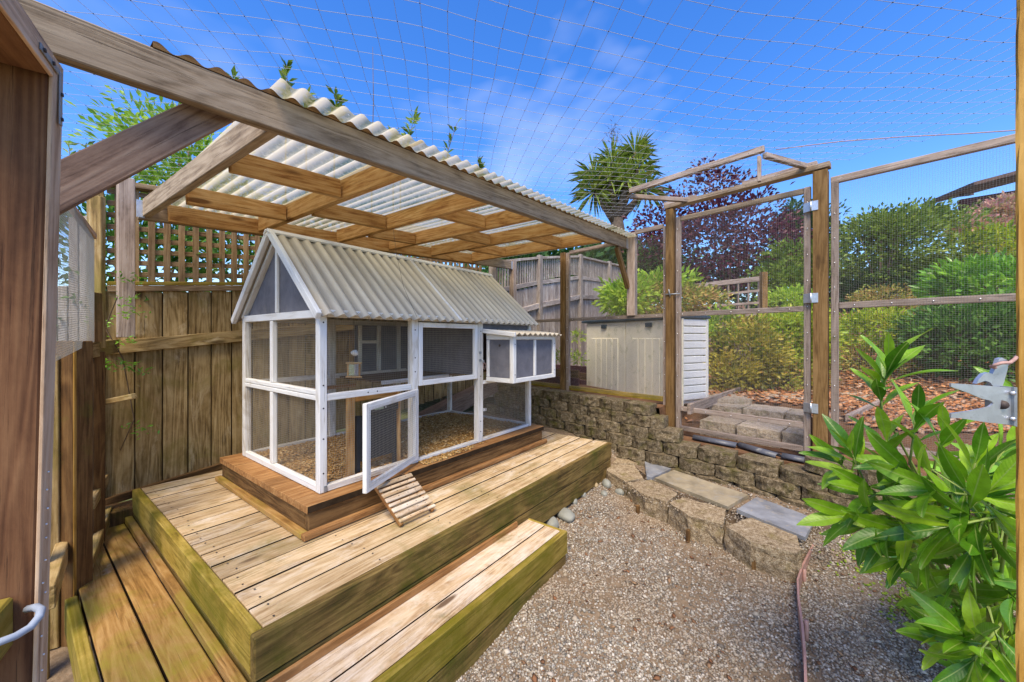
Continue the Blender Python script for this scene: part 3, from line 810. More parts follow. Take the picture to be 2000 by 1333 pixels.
blk('box_stile', nb_, (NX0 + 0.003, Y0 - 0.030, NZ0 + 0.036), (NX0 + 0.028, Y0 - 0.004, NZ1 - 0.032), WHITE)
blk('front_panel', nb_, (NX0 + 0.042, NY + 0.014, NZ0 + 0.036), (2.090, NY + 0.022, NZ1 - 0.032), PANEL, 0)
blk('front_panel', nb_, (2.122, NY + 0.014, NZ0 + 0.036), (NX1 - 0.042, NY + 0.022, NZ1 - 0.032), PANEL, 0)
blk('side_panel', nb_, (NX0 + 0.013, NY + 0.038, NZ0 + 0.036), (NX0 + 0.021, Y0 - 0.032, NZ1 - 0.012), PANEL, 0)
blk('side_panel', nb_, (NX1 - 0.021, NY + 0.038, NZ0 + 0.036), (NX1 - 0.013, Y0 - 0.006, NZ1 - 0.032), PANEL, 0)
blk('box_floor', nb_, (NX0 + 0.034, NY + 0.034, NZ0 + 0.003), (NX1 - 0.034, Y0 - 0.004, NZ0 + 0.015), W_PLAT)
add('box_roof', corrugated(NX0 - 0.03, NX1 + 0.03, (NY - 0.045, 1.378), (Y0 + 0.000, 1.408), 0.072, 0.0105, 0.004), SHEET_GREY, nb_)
board('roof_edge', nb_, (NX0 - 0.034, NY - 0.045, 1.372), (NX0 - 0.034, Y0 - 0.002, 1.404), 0.020, 0.034, WHITE)
def knob(parent, name, p, r, h, mat, axis=(0, -1, 0), sides=8):
    ax = Vector(axis).normalized()
    return add(name, tube_mesh([[Vector(p), Vector(p) + ax * h]], r, sides), mat, parent)
knob(nb_, 'panel_hole', (NX0 + 0.0125, 0.46, 1.29), 0.010, 0.002, RUST, (-1, 0, 0))
for x in (1.90, 2.30):
    blk('hinge', nb_, (x, Y0 - 0.004, 1.402), (x + 0.035, Y0 + 0.001, 1.418), ZINC, 0.001)
# latches, screws, plate on the foot of the corner post
for z, mt in ((1.225, STRAP), (1.165, STRAP), (1.155, ZINC)):
    blk('latch', coop, (1.722 + (0.03 if mt is ZINC else 0), Y0 - 0.012, z), (1.742 + (0.034 if mt is ZINC else 0), Y0 - 0.0015, z + 0.020), mt, 0.002)
add('latch_ring', tube_mesh([[Vector((1.775 + 0.014 * math.cos(t), Y0 - 0.014, 1.128 + 0.026 * math.sin(t))) for t in np.linspace(0, 6.28, 13)]], 0.0022, 5), ROPE_R, coop)
blk('latch', coop, (1.765, Y0 - 0.02, 0.775), (1.795, Y0 - 0.0015, 0.797), ZINC, 0.002)
for x, zs in ((X0 + 0.020, (0.64, 0.82, 0.98, 1.10, 1.43)), (1.113, (0.95, 1.22, 1.40, 1.13)), (1.745, (0.62, 0.70, 1.05, 1.40))):
    for z in zs: knob(coop, 'screw', (x, Y0 + 0.0008, z), 0.0045, 0.002, RUST)
for y, z in ((0.10, 1.035), (0.12, 1.035)):
    knob(coop, 'screw', (X0 + 0.28 + (y - 0.1) * 3, Y0 + 0.0028, z), 0.0042, 0.002, RUST)
for x in (1.85, 2.38):
    for z in (1.07, 1.30): knob(nb_, 'screw', (NX0 + 0.022 if x < 2 else NX1 - 0.02, NY + 0.0008, z), 0.004, 0.002, RUST)
blk('foot_plate', coop, (X0 + 0.022, Y0 - 0.003, ZB + 0.004), (X0 + 0.039, Y0 - 0.0005, ZB + 0.035), STRAP, 0.001)

# bedding on the coop floor
blk('bedding_layer', plat, (X0 + 0.045, Y0 + 0.048, ZP + 0.004), (X1 - 0.045, Y1 - 0.05, ZP + 0.012), BEDD, 0)
pts = []
for i in range(9000):
    x = rng.uniform(X0 + 0.04, X1 - 0.05); y = rng.uniform(Y0 + 0.03, Y1 - 0.05)
    pts.append((x, y, ZP + 0.014 + 0.012 * (0.5 + mnoise.noise(Vector((x * 4, y * 4, 0))))))
for i in range(900):
    pts.append((1.14 + abs(rng.normal(0, 0.20)) , Y0 - 0.035 + rng.normal(0, 0.018), ZP + 0.006))
b_ = scatter_bits('wood_shavings', pts, 0.009, SHAV, flat=0.22, aspect=1.5, label='golden wood shavings spread over the coop floor')
tag(b_, cat='bedding')

# automatic pop door hung inside the low opening
apd = thing('automatic_coop_door', (0.87, 0.67, ZB), 'black automatic pop door with small display in an orange timber frame', 'pop door')
ya = 0.675
blk('frame_post', apd, (0.705, ya, ZP + 0.008), (0.745, ya + 0.036, 1.012), W_ORANGE)
blk('frame_post', apd, (1.035, ya, ZP + 0.008), (1.062, ya + 0.036, 1.012), W_ORANGE)
blk('frame_head', apd, (0.747, ya + 0.002, 0.975), (1.033, ya + 0.034, 1.01), W_ORANGE)
ctl = blk('control_box', apd, (0.80, ya - 0.028, 0.893), (1.030, ya - 0.001, 0.968), BLACK, 0.010)
blk('display', ctl, (0.852, ya - 0.0305, 0.915), (0.915, ya - 0.0285, 0.950), LCD, 0.001)
blk('button', ctl, (0.925, ya - 0.0305, 0.938), (0.935, ya - 0.0285, 0.948), ZINC, 0.001)
blk('button', ctl, (0.925, ya - 0.0305, 0.918), (0.935, ya - 0.0285, 0.928), ZINC, 0.001)
blk('badge', ctl, (0.995, ya - 0.0305, 0.956), (1.022, ya - 0.0285, 0.965), SHED_TOP, 0.001)
blk('door_track', apd, (0.747, ya - 0.012, ZP + 0.012), (0.772, ya + 0.008, 0.892), BLACK, 0.002)
blk('door_track', apd, (1.000, ya - 0.012, ZP + 0.012), (1.022, ya + 0.008, 0.892), BLACK, 0.002)
blk('door_leaf', apd, (0.774, ya - 0.006, 0.62), (0.998, ya - 0.002, 0.890), BLACK, 0.002)
# mirror toy and hung treat
toy = thing('hanging_mirror_toy', (0.75, 0.78, 1.2), 'small wooden framed mirror toy hanging inside the coop', 'toy')
tp = at_d(691, 722, 2.26)
def toyboard(n_, dx0, dz0, dx1, dz1, w, t, m):
    a_ = tp + RGT * dx0 + Vector((0, 0, dz0)); b2 = tp + RGT * dx1 + Vector((0, 0, dz1))
    board(n_, toy, a_, b2, w, t, m, FWD)
toyboard('crossbar', -0.048, 0.038, 0.048, 0.038, 0.010, 0.012, W_ORANGE)
toyboard('crossbar', -0.048, -0.044, 0.048, -0.044, 0.010, 0.012, W_ORANGE)
toyboard('side_bar', -0.034, -0.038, -0.034, 0.032, 0.010, 0.012, W_ORANGE)
toyboard('side_bar', 0.034, -0.038, 0.034, 0.032, 0.010, 0.012, W_ORANGE)
MIRROR = plain('toy_mirror', (0.85, 0.87, 0.9), 0.06, 0.5, 0.9, 0.03, 5, 0.0)
toyboard('mirror', -0.029, -0.003, 0.029, -0.003, 0.068, 0.004, MIRROR)
ZTOY = 1.60
add('cord', tube_mesh([[tp + Vector((0, 0, 0.044)), Vector((tp.x, tp.y, ZTOY))]], 0.0012, 4), RUST, toy)
bm = bmesh.new(); bmesh.ops.create_icosphere(bm, subdivisions=2, radius=0.021)
for v in bm.verts: v.co *= 1 + 0.25 * mnoise.noise(v.co * 60); v.co.z *= 0.85
me = bpy.data.meshes.new('treat'); bm.to_mesh(me); bm.free()
add('salt_lump', me, plain('chalky_lump', (0.72, 0.66, 0.56), 0.9, 0.1, 0, 0.1, 40, 0.3), toy, Matrix.Translation(tp + Vector((0, 0, 0.098)) + RGT * 0.006))

# slatted ramp
ramp_ = thing('chicken_ramp', (0.85, 0.34, ZD), 'short slatted wooden ramp leaning against the coop plinth', 'ramp')
ra = Vector((0.728, 0.222, ZD + 0.024)); rb = Vector((0.728, 0.462, ZD + 0.175))
rd = (rb - ra).normalized(); rn = Vector((1, 0, 0)).cross(rd)
for x in (0.738, 0.945):
    board('runner', ramp_, Vector((x, ra.y, ra.z)) - rn * 0.016, Vector((x, rb.y, rb.z)) - rn * 0.016, 0.020, 0.022, W_PLAT, rn)
L_ = (rb - ra).length
for i in range(8):
    q = ra + rd * (0.018 + i * (L_ - 0.012) / 8)
    s_ = board('slat', ramp_, q, q + Vector((0.238, 0, 0)), 0.027 if i % 3 else 0.018, 0.011, W_STEP, rn)
    for dx in (0.07, 0.13, 0.18):
        knob(s_, 'screw', q + Vector((dx + 0.01 * ((i * 7) % 3), 0, 0)) + rn * 0.0052, 0.0026, 0.0012, RUST, rn, 6)

# ------------------------------------------------------------------ pergola roof over the coop
perg = thing('shelter_roof', (1.7, 1.0, 2.1), 'timber lean-to shelter with clear corrugated sheets above the coop', 'shelter')
def zb_(u): return 2.105 + 0.0617 * u
RH = 0.115
YF, YBK = 0.15, 1.975
def up(u): return Vector((-0.0617, 0, 1))
board('beam', perg, (-0.56, YF, zb_(-0.56) + RH / 2), (3.64, YF, zb_(3.64) + RH / 2), 0.045, RH + 0.004, W_GREY, up(0), 0.004)
board('ledger', perg, (0.02, YBK, zb_(0.02) + RH / 2), (3.95, YBK, zb_(3.95) + RH / 2), 0.045, RH, W_GREY, up(0))
board('ledger_face', perg, (0.16, YBK - 0.046, zb_(0.16) + RH / 2 - 0.004), (3.1, YBK - 0.046, zb_(3.1) + RH / 2 - 0.004), 0.038, RH - 0.006, W_ORANGE, up(0))
RU = [0.12, 0.715, 1.33, 1.87, 2.42, 3.08]
for i, u in enumerate(RU):
    z = zb_(u) + RH / 2
    skew = -0.06 if i == 0 else -0.02
    board('rafter', perg, (u, YF + 0.026, z), (u + skew, YBK - (0.025 if i == 0 else 0.068), z + 0.010), 0.040, RH - 0.003, W_GREY if i == 0 else W_ORANGE)
rows = [(0.72, 1.43), (1.18,), (0.64, 1.50), (1.05,), (0.64, 1.38)]
for i, vs3 in enumerate(rows):
    for v in vs3:
        a, b = RU[i] + 0.022, RU[i + 1] - 0.042
        board('blocking', perg, (a, v, zb_(a) + RH / 2), (b, v, zb_(b) + RH / 2), 0.038, RH - 0.014, W_ORANGE, up(0))
zs_ = RH + 0.013
us = [0.09 + 0.60 * i for i in range(7)]
for i in range(6):
    ua, ub = us[i], us[i + 1] + 0.03
    me = corrugated(ua, ub, (0.035, 0), (2.06, 0.012), 0.0765, 0.0090, 0, seg=10)
    for v in me.vertices: v.co.z += zb_(v.co.x) + zs_ + 0.0015 * (i % 2)
    for p in me.polygons: p.use_smooth = True
    add('roof_sheet', me, POLY, perg)
# wavy timber closure strip on the beam
def wavy_strip(u0, u1, y0, y1):
    nu = int((u1 - u0) / 0.0765 * 10); V_, F_ = [], []
    for i in range(nu + 1):
        u = u0 + (u1 - u0) * i / nu
        zt = zb_(u) + RH + 0.002; zw = zt + 0.0105 + 0.0095 * math.sin(2 * math.pi * u / 0.0765)
        V_ += [(u, y0, zt), (u, y0, zw), (u, y1, zw), (u, y1, zt)]
    for i in range(nu):
        a = i * 4; b = a + 4
        for k in range(4): F_.append((a + k, a + (k + 1) % 4, b + (k + 1) % 4, b + k))
    return mesh_py('wavy', V_, F_)
add('closure_strip', wavy_strip(-0.22, 3.62, YF - 0.024, YF + 0.014), W_PLAT2, perg)
# posts and braces of the shelter
FT = Vector((0.1690, 0.9856, 0)).normalized()
def fpt(t, z, off=0.0):
    p = Vector((3.416, -1.517, 0)) + FT * t
    n_ = Vector((FT.y, -FT.x, 0))
    p += n_ * off; p.z = z
    return p
pp = fpt(1.64, 0)
blk('post', perg, (pp.x - 0.044, pp.y - 0.044, 1.592), (pp.x + 0.044, pp.y + 0.044, 2.50), W_RAIL)
board('brace', perg, (pp.x - 0.05, pp.y + 0.03, 1.90), (pp.x - 0.30, YF + 0.005, zb_(3.3) - 0.004), 0.040, 0.062, W_POST, (1, 0, 0))
blk('post', perg, (3.952, YBK - 0.04, 0.55), (4.03, YBK + 0.04, 2.48), W_RAIL)
blk('post', perg, (-0.065, YBK + 0.010, 1.352), (0.012, YBK + 0.085, 2.36), W_RAIL)
blk('hanger', perg, (0.012, YBK - 0.026, zb_(0) + 0.01), (0.05, YBK - 0.0235, zb_(0) + 0.12), ZINC, 0.001)
blk('hanger', perg, (3.60, YF - 0.0265, zb_(3.6) - 0.004), (3.648, YF - 0.0240, zb_(3.6) + 0.11), ZINC, 0.001)
blk('hanger', perg, (3.925, YBK - 0.027, zb_(3.9) - 0.004), (3.951, YBK - 0.0235, zb_(3.9) + 0.11), ZINC, 0.001)
blk('post', perg, (-0.66, YF - 0.03, 0.0), (-0.575, YF + 0.055, 2.16), W_BRACE)
ba, bb = at_d(55, 398, 1.00), at_d(455, 198, 1.36)
board('brace', perg, ba, bb, 0.040, 0.098, W_BRACE, (0, 0, 1))
# loose black wire from the shelter to the coop eave
wr = add('hanging_wire', tube_mesh([[at_d(768, 447, 2.62), at_d(775, 500, 2.55), at_d(788, 560, 2.47), (1.075, Y0 - 0.064, ez + 0.03)]], 0.0012, 4), RUST)
tag(wr, 'thin dark wire hanging from the shelter down to the coop eave', 'wire')

# ------------------------------------------------------------------ back fence
YFN = 2.20
def fz(u): return 0.11 * (u + 0.08)
fen = thing('board_fence', (1.5, YFN, 0.2), 'brown mossy board fence with lattice top behind the coop', 'fence')
bwid = 0.138
edges = [-0.10]
while edges[-1] < 3.6: edges.append(edges[-1] + bwid * random.uniform(0.95, 1.06))
for i in range(len(edges) - 1):
    a, b = edges[i] + 0.0035, edges[i + 1] - 0.0035
    um = (a + b) / 2
    dy = random.uniform(-0.003, 0.003)
    blk('fence_board', fen, (a, YFN + dy, 0.28 + fz(um)), (b, YFN + 0.018 + dy, 1.648 + fz(um)), W_FENCE, 0.002, GAP_SHADE)
for u in edges:
    blk('cover_board', fen, (u - 0.03, YFN + 0.024, 0.28 + fz(u)), (u + 0.03, YFN + 0.036, 1.64 + fz(u)), W_PLAT2, 0.001)
fs_ = Vector((-0.11, 0, 1))
def frail(n_, u0, u1, z, w, t, y, m, parent=fen):
    return board(n_, parent, (u0, y, z + fz(u0)), (u1, y, z + fz(u1)), w, t, m, fs_)
frail('rail', -0.09, 3.6, 1.285, 0.038, 0.088, YFN - 0.021, W_FENCE)
frail('kick_rail', -0.09, 3.6, 1.668, 0.055, 0.040, YFN + 0.005, W_LATT)
frail('kick_rail', -0.09, 3.6, 1.703, 0.030, 0.024, YFN - 0.006, W_MOSS2)
frail('top_rail', -0.13, 3.6, 2.36, 0.10, 0.036, YFN + 0.01, W_LATT)
frail('base_board', -0.12, 0.86, 0.29, 0.030, 0.05, YFN - 0.02, W_PLAT2)
u = -0.055
while u < 3.58:
    blk('lattice_slat', fen, (u, YFN - 0.004, 1.717 + fz(u)), (u + 0.036, YFN + 0.006, 2.34 + fz(u)), W_LATT, 0.001)
    u += 0.081
z = 1.765
while z < 2.33:
    frail('lattice_slat', -0.09, 3.58, z, 0.009, 0.034, YFN + 0.013, W_LATT)
    z += 0.078
blk('post', fen, (-0.175, YFN - 0.03, 0.1), (-0.105, YFN + 0.05, 2.30), W_FENCE)

# far fence sections beyond the coop
def fz2(u):
    if u < 6.15: return 2.42 + (u - 3.6) * 0.222
    return 2.985 + (u - 6.15) * 0.062
def far_section(label, u0, u1, z0, pickets):
    t_ = thing('picket_topped_fence', (u0, YFN, 0.8), label, 'fence', 'grey fence sections running away')
    sl_ = Vector((-(fz2(u1) - fz2(u0)) / (u1 - u0), 0, 1))
    def rr(n_, dz, w, t, y): board(n_, t_, (u0 + 0.003, y, fz2(u0) + dz), (u1 - 0.003, y, fz2(u1) + dz), w, t, W_FAR, sl_)
    rr('top_rail', -0.018, 0.09, 0.04, YFN)
    rr('rail', -0.44, 0.05, 0.07, YFN)
    rr('rail', -0.83, 0.045, 0.085, YFN - 0.035)
    u = u0 + 0.06
    while u < u1 - 0.03:
        blk('picket', t_, (u, YFN - 0.008, fz2(u) - 0.404), (u + 0.032, YFN + 0.006, fz2(u) - 0.040), W_FAR, 0.001)
        u += 0.066
    u = u0 + 0.004
    while u < u1 - 0.02:
        w = min(random.uniform(0.12, 0.15), u1 - u)
        blk('fence_board', t_, (u, YFN - 0.006, z0), (u + w - 0.005, YFN + 0.010, fz2(u) - 0.477), W_FAR, 0.002)
        u += w
    blk('post', t_, (u0 - 0.05, YFN - 0.075, z0), (u0 + 0.04, YFN - 0.008, fz2(u0) + 0.02), W_FAR)
far_section('grey picket-topped fence section just beyond the coop', 3.75, 5.0, 0.5, 1)
far_section('grey picket-topped fence section left of the brown mesh post', 5.0, 6.5, 0.5, 1)
far_section('grey picket-topped fence section directly above the storage shed lid', 6.5, 7.95, 0.6, 1)
far_section('farthest grey picket-topped fence section, behind the clipped green shrub', 7.95, 9.9, 0.7, 1)

# ------------------------------------------------------------------ left side wall
side = thing('mesh_side_wall', (-0.42, 1.4, 0.2), 'weathered post and wire mesh side wall between door and board fence', 'fence')
pA0, pA1 = at_z(103, 1140, 0.2), at_z(163, 1155, 0.2)
qa = at_d(134, 660, 1.78); board('post', side, (qa.x, qa.y, -0.1), (qa.x, qa.y, 1.335), 0.138, 0.085, W_DARKP, FWD)
board('arris', side, Vector((qa.x, qa.y, 0.1)) + RGT * 0.070 - FWD * 0.036, Vector((qa.x, qa.y, 1.33)) + RGT * 0.070 - FWD * 0.036, 0.006, 0.012, W_GATEP, FWD)
qa = at_d(181, 660, 2.15); board('post', side, (qa.x, qa.y, 0.18), (qa.x, qa.y, 1.27), 0.085, 0.06, W_DARKP, FWD)
for i in range(7):
    qa = at_d(62 + 24 * i, 660, 1.55 + 0.16 * i); board('side_board', side, (qa.x, qa.y, -0.05), (qa.x, qa.y, 1.27), 0.095, 0.018, W_FENCE, FWD - RGT * 0.6)
board('post', side, (-0.150, 2.06, 0.18), (-0.150, 2.06, 1.25), 0.040, 0.060, W_MOSS2, (0, 1, 0))
board('stub_rail', side, at_d(166, 685, 2.02), at_d(224, 676, 2.44), 0.045, 0.085, W_FENCE)
board('stub_stick', side, at_d(200, 787, 2.20), at_d(262, 774, 2.16), 0.030, 0.030, W_FENCE)
board('low_rail', side, at_d(92, 1170, 1.42), at_d(122, 1075, 1.75), 0.040, 0.090, W_FENCE)
board('low_rail', side, at_d(168, 1120, 1.86), at_d(212, 1000, 2.42), 0.035, 0.08, W_FENCE)
board('low_rail', side, at_d(178, 985, 2.0), at_d(206, 935, 2.4), 0.030, 0.06, W_FENCE)
board('dark_post', side, at_d(190, 680, 2.16), at_d(190, 385, 2.16), 0.070, 0.03, W_FENCE, FWD)
board('nail_batten', side, at_d(187, 668, 2.10), at_d(187, 572, 2.10), 0.030, 0.045, W_PLAT2, FWD)
board('mesh_batten', side, at_d(128, 392, 1.60), at_d(183, 462, 2.06), 0.024, 0.030, W_EDGE)
# mesh sheet between the battens, bellied
def bilinear_wire(name, parent, c00, c10, c11, c01, nu, nv, r, mat, belly=0.0, bdir=RGT):
    tri = [(math.cos(t), math.sin(t)) for t in (0.5, 2.6, 4.7)]
    V_, F_ = [], []
    def pt(s, t):
        p = c00.lerp(c10, s).lerp(c01.lerp(c11, s), t)
        return p + bdir * (belly * math.sin(math.pi * s) * math.sin(math.pi * t))
    def line(ps):
        n0 = len(V_)
        for i, p in enumerate(ps):
            d = (ps[min(i + 1, len(ps) - 1)] - ps[max(i - 1, 0)]).normalized()
            e1 = d.cross(Vector((0.3, 0.2, 0.93))).normalized(); e2 = d.cross(e1)
            for c, s in tri: V_.append(p + e1 * (c * r) + e2 * (s * r))
        for i in range(len(ps) - 1):
            for k in range(3):
                a = n0 + 3 * i + k; b = n0 + 3 * i + (k + 1) % 3
                F_.append((a, b, b + 3, a + 3))
    for i in range(nu + 1): line([pt(i / nu, j / 10) for j in range(11)])
    for j in range(nv + 1): line([pt(i / 10, j / nv) for i in range(11)])
    return add(name, mesh_np('wire_mesh', np.array(V_), np.array(F_)), mat, parent)
bilinear_wire('wire_mesh', side, at_d(96, 712, 1.30), at_d(184, 668, 2.05), at_d(184, 455, 2.05), at_d(96, 345, 1.30), 56, 66, 0.0008, WIRE, 0.02)

# neighbouring fence seen through that mesh
nbf = thing('side_board_fence', (-0.9, 2.6, 0.0), 'pale weathered boards seen through the mesh beside the door', 'fence')
for i in range(7):
    p = at_d(40 + i * 21, 560, 2.7 - 0.03 * i)
    top = 1.35 + (660 - (430 if i not in (3, 4) else 560)) / FPX * 2.6
    board('fence_board', nbf, (p.x, p.y, 0.0), (p.x, p.y, top), 0.062, 0.016, W_FAR, FWD)
board('rail', nbf, at_d(30, 690, 2.76), at_d(215, 690, 2.50), 0.03, 0.08, W_FENCE)

# ------------------------------------------------------------------ open door at the left edge of the view
door = thing('timber_door_frame', (-0.8, -0.9, 0.0), 'brown timber door frame with pale edge and steel corner strap', 'door frame')
PL = (FWD * 0.819 - RGT * 0.574).normalized()          # along the door leaf, away from the lens
PN = (FWD * 0.574 + RGT * 0.819).normalized()          # out of its pale face
dtop = at_d(96, 150, 0.60)
lean = (RGT * -0.0266 + Vector((0, 0, -0.95))).normalized()
dbot = dtop + lean * 1.75
def stick(name, parent, a, b, wv, w, dv, dpt, mat, ch=0.003):
    """stick from a to b whose section spans w along wv and dpt along dv from the a-b edge"""
    a = Vector(a); b = Vector(b); x = (b - a).normalized()
    y = (wv - x * wv.dot(x)).normalized(); z = (dv - x * dv.dot(x) - y * dv.dot(y)).normalized()
    c = (a + b) / 2 + y * (w / 2) + z * (dpt / 2)
    if x.cross(y).dot(z) < 0: y = -y
    m = Matrix((x, y, z)).transposed().to_4x4(); m.translation = c
    return add(name, box_mesh((b - a).length, w, dpt, mat, ch), mat, parent, m)
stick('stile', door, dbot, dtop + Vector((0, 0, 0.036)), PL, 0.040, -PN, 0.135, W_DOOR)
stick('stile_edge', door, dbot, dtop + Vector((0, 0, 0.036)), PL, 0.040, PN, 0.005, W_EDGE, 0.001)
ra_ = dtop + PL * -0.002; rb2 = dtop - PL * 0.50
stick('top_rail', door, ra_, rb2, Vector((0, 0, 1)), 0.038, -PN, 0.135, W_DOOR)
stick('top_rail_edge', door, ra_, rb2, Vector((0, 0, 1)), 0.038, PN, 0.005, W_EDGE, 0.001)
zl = 0.955
q = dtop + lean * ((dtop.z - zl) / 0.9996)
stick('low_rail', door, q - PL * 0.003 - PN * 0.02, q - PL * 0.42 - PN * 0.02, Vector((0, 0, -1)), 0.075, -PN, 0.09, W_MOSS2)
sp = dtop + PN * 0.0055
stick('corner_strap', door, sp + PL * 0.016 + Vector((0, 0, 0.022)), sp + PL * 0.016 + Vector((0, 0, -0.065)), PL, 0.010, PN, 0.002, STRAP, 0.0005)
stick('corner_strap', door, sp + PL * 0.012 + Vector((0, 0, 0.012)), sp - PL * 0.055 + Vector((0, 0, 0.012)), Vector((0, 0, 1)), 0.010, PN, 0.002, STRAP, 0.0005)
for p in (sp + PL * 0.021 + Vector((0, 0, -0.015)), sp + PL * 0.021 + Vector((0, 0, -0.055)), sp - PL * 0.012 + Vector((0, 0, 0.017)), sp - PL * 0.045 + Vector((0, 0, 0.017))):
    knob(door, 'screw', p + PN * 0.002, 0.0032, 0.002, RUST, PN)
for i in range(26):
    p = sp + lean * (0.62 + 0.030 * i + random.uniform(-0.008, 0.008)) + PL * random.uniform(0.006, 0.022)
    knob(door, 'staple', p - PN * 0.002, 0.0016, 0.003, SCREW, PN, 5)
hose = add('grey_hose', tube_mesh([[at_d(x, y, d) for x, y, d in ((-60, 1290, 0.50), (-10, 1258, 0.51), (30, 1243, 0.53), (60, 1225, 0.545), (76, 1206, 0.555), (80, 1192, 0.565), (70, 1186, 0.575), (54, 1190, 0.58))]], 0.0052, 8), ROPE_B)
tag(hose, 'pale grey cable loop hooked round the foot of the door frame', 'cable')

# ------------------------------------------------------------------ post and latch at the right edge of the view
gp = thing('gate_post', (0.6, -2.0, 0.0), 'golden rough-edged timber post at the right edge of the view', 'post')
pr0 = at_d(1984, 660, 0.66)
def rough_post(a, w, dpt, z0, z1):
    V_, F_ = [], []
    nz_ = 60
    sec = [(0, 0), (0.35, -0.02), (1, 0), (1, 1), (0, 1)]
    sec = [(0.0, 0.10), (0.06, 0.02), (0.2, 0.0), (1, 0), (1, 1), (0, 1)]
    for k in range(nz_ + 1):
        z = z0 + (z1 - z0) * k / nz_
        for i, (x, y) in enumerate(sec):
            j = 0.0035 * mnoise.noise(Vector((i * 3.1, z * 9, 1))) + 0.002 * mnoise.noise(Vector((i * 5.1, z * 40, 4))) if i < 3 else 0
            p = a + RGT * (x * w + j) + (FWD * 0.6 + RGT * 0.8) * (y * dpt + j)
            V_.append((p.x, p.y, z))
    m = len(sec)
    for k in range(nz_):
        for i in range(m): F_.append((k * m + i, k * m + (i + 1) % m, (k + 1) * m + (i + 1) % m, (k + 1) * m + i))
    F_.append(tuple(range(m))); F_.append(tuple(reversed(range(nz_ * m, nz_ * m + m))))
    return mesh_py('post', V_, F_, False)
me = rough_post(pr0, 0.09, 0.09, 0.0, 2.3)
# stand it in its own axes so the grain runs up the post
for v in me.vertices:
    c = v.co.copy(); v.co = Vector((c.z, c.x - pr0.x, c.y - pr0.y))
add('post_body', me, W_GATEP, gp, Matrix(((0, 1, 0, pr0.x), (0, 0, 1, pr0.y), (1, 0, 0, 0), (0, 0, 0, 1))))
lat = thing('gravity_latch', at_d(1920, 770, 0.66), 'galvanised forked gravity latch bolted to the golden post', 'latch')
def plate(name, parent, pts, d, th, mat):
    """flat steel plate outlined by photo points at distance d, th thick"""
    f = [at_d(x, y, d) for x, y in pts]; b = [at_d(x, y, d) + FWD * th for x, y in pts]
    n_ = len(pts); V_ = f + b
    F_ = [tuple(range(n_)), tuple(reversed(range(n_, 2 * n_)))] + [(k, n_ + k, n_ + (k + 1) % n_, (k + 1) % n_) for k in range(n_)]
    me = mesh_py(name, V_, F_)
    bm = bmesh.new(); bm.from_mesh(me); bmesh.ops.recalc_face_normals(bm, faces=bm.faces[:]); bm.to_mesh(me); bm.free()
    return add(name, me, mat, parent)
for dd in (0.64, 0.668):
    plate('fork_plate', lat, [(1858, 749), (1858, 756), (1892, 768), (1915, 778), (1935, 783), (1941, 788), (1932, 795), (1915, 799), (1888, 804), (1858, 808), (1858, 816), (1880, 818), (1930, 826), (1981, 831), (1984, 758), (1940, 755), (1890, 751)], dd, 0.003, ZINC)
plate('trigger', lat, [(1907, 750), (1912, 741), (1921, 731), (1931, 728), (1939, 731), (1946, 716), (1951, 701), (1958, 699), (1971, 706), (1968, 722), (1962, 744), (1958, 756), (1940, 756), (1935, 748), (1925, 744)], 0.655, 0.006, ZINC)
for x, y in ((1976, 768), (1976, 818)): knob(lat, 'bolt', at_d(x, y, 0.638), 0.0030, 0.004, SCREW, -FWD)
add('pivot_hole', tube_mesh([[at_d(1958, 791, 0.6385), at_d(1958, 791, 0.640)]], 0.0075, 12), RUST, lat)
plate('back_plate', lat, [(1981, 757), (1987, 757), (1987, 834), (1981, 832)], 0.636, 0.04, STRAP)
rp = add('latch_rope', tube_mesh([[at_d(x, y, d) for x, y, d in ((1936, 717, 0.652), (1945, 713, 0.645), (1958, 709, 0.643), (1972, 709, 0.645), (1982, 702, 0.66), (1990, 692, 0.67), (2010, 682, 0.68))],
                                   [at_d(x, y, d) for x, y, d in ((1936, 716, 0.652), (1947, 720, 0.66), (1962, 715, 0.668), (1974, 708, 0.67), (1992, 697, 0.68))]], 0.0028, 7), ROPE_R)
tag(rp, 'short pinkish rope tied through the forked latch trigger', 'rope')

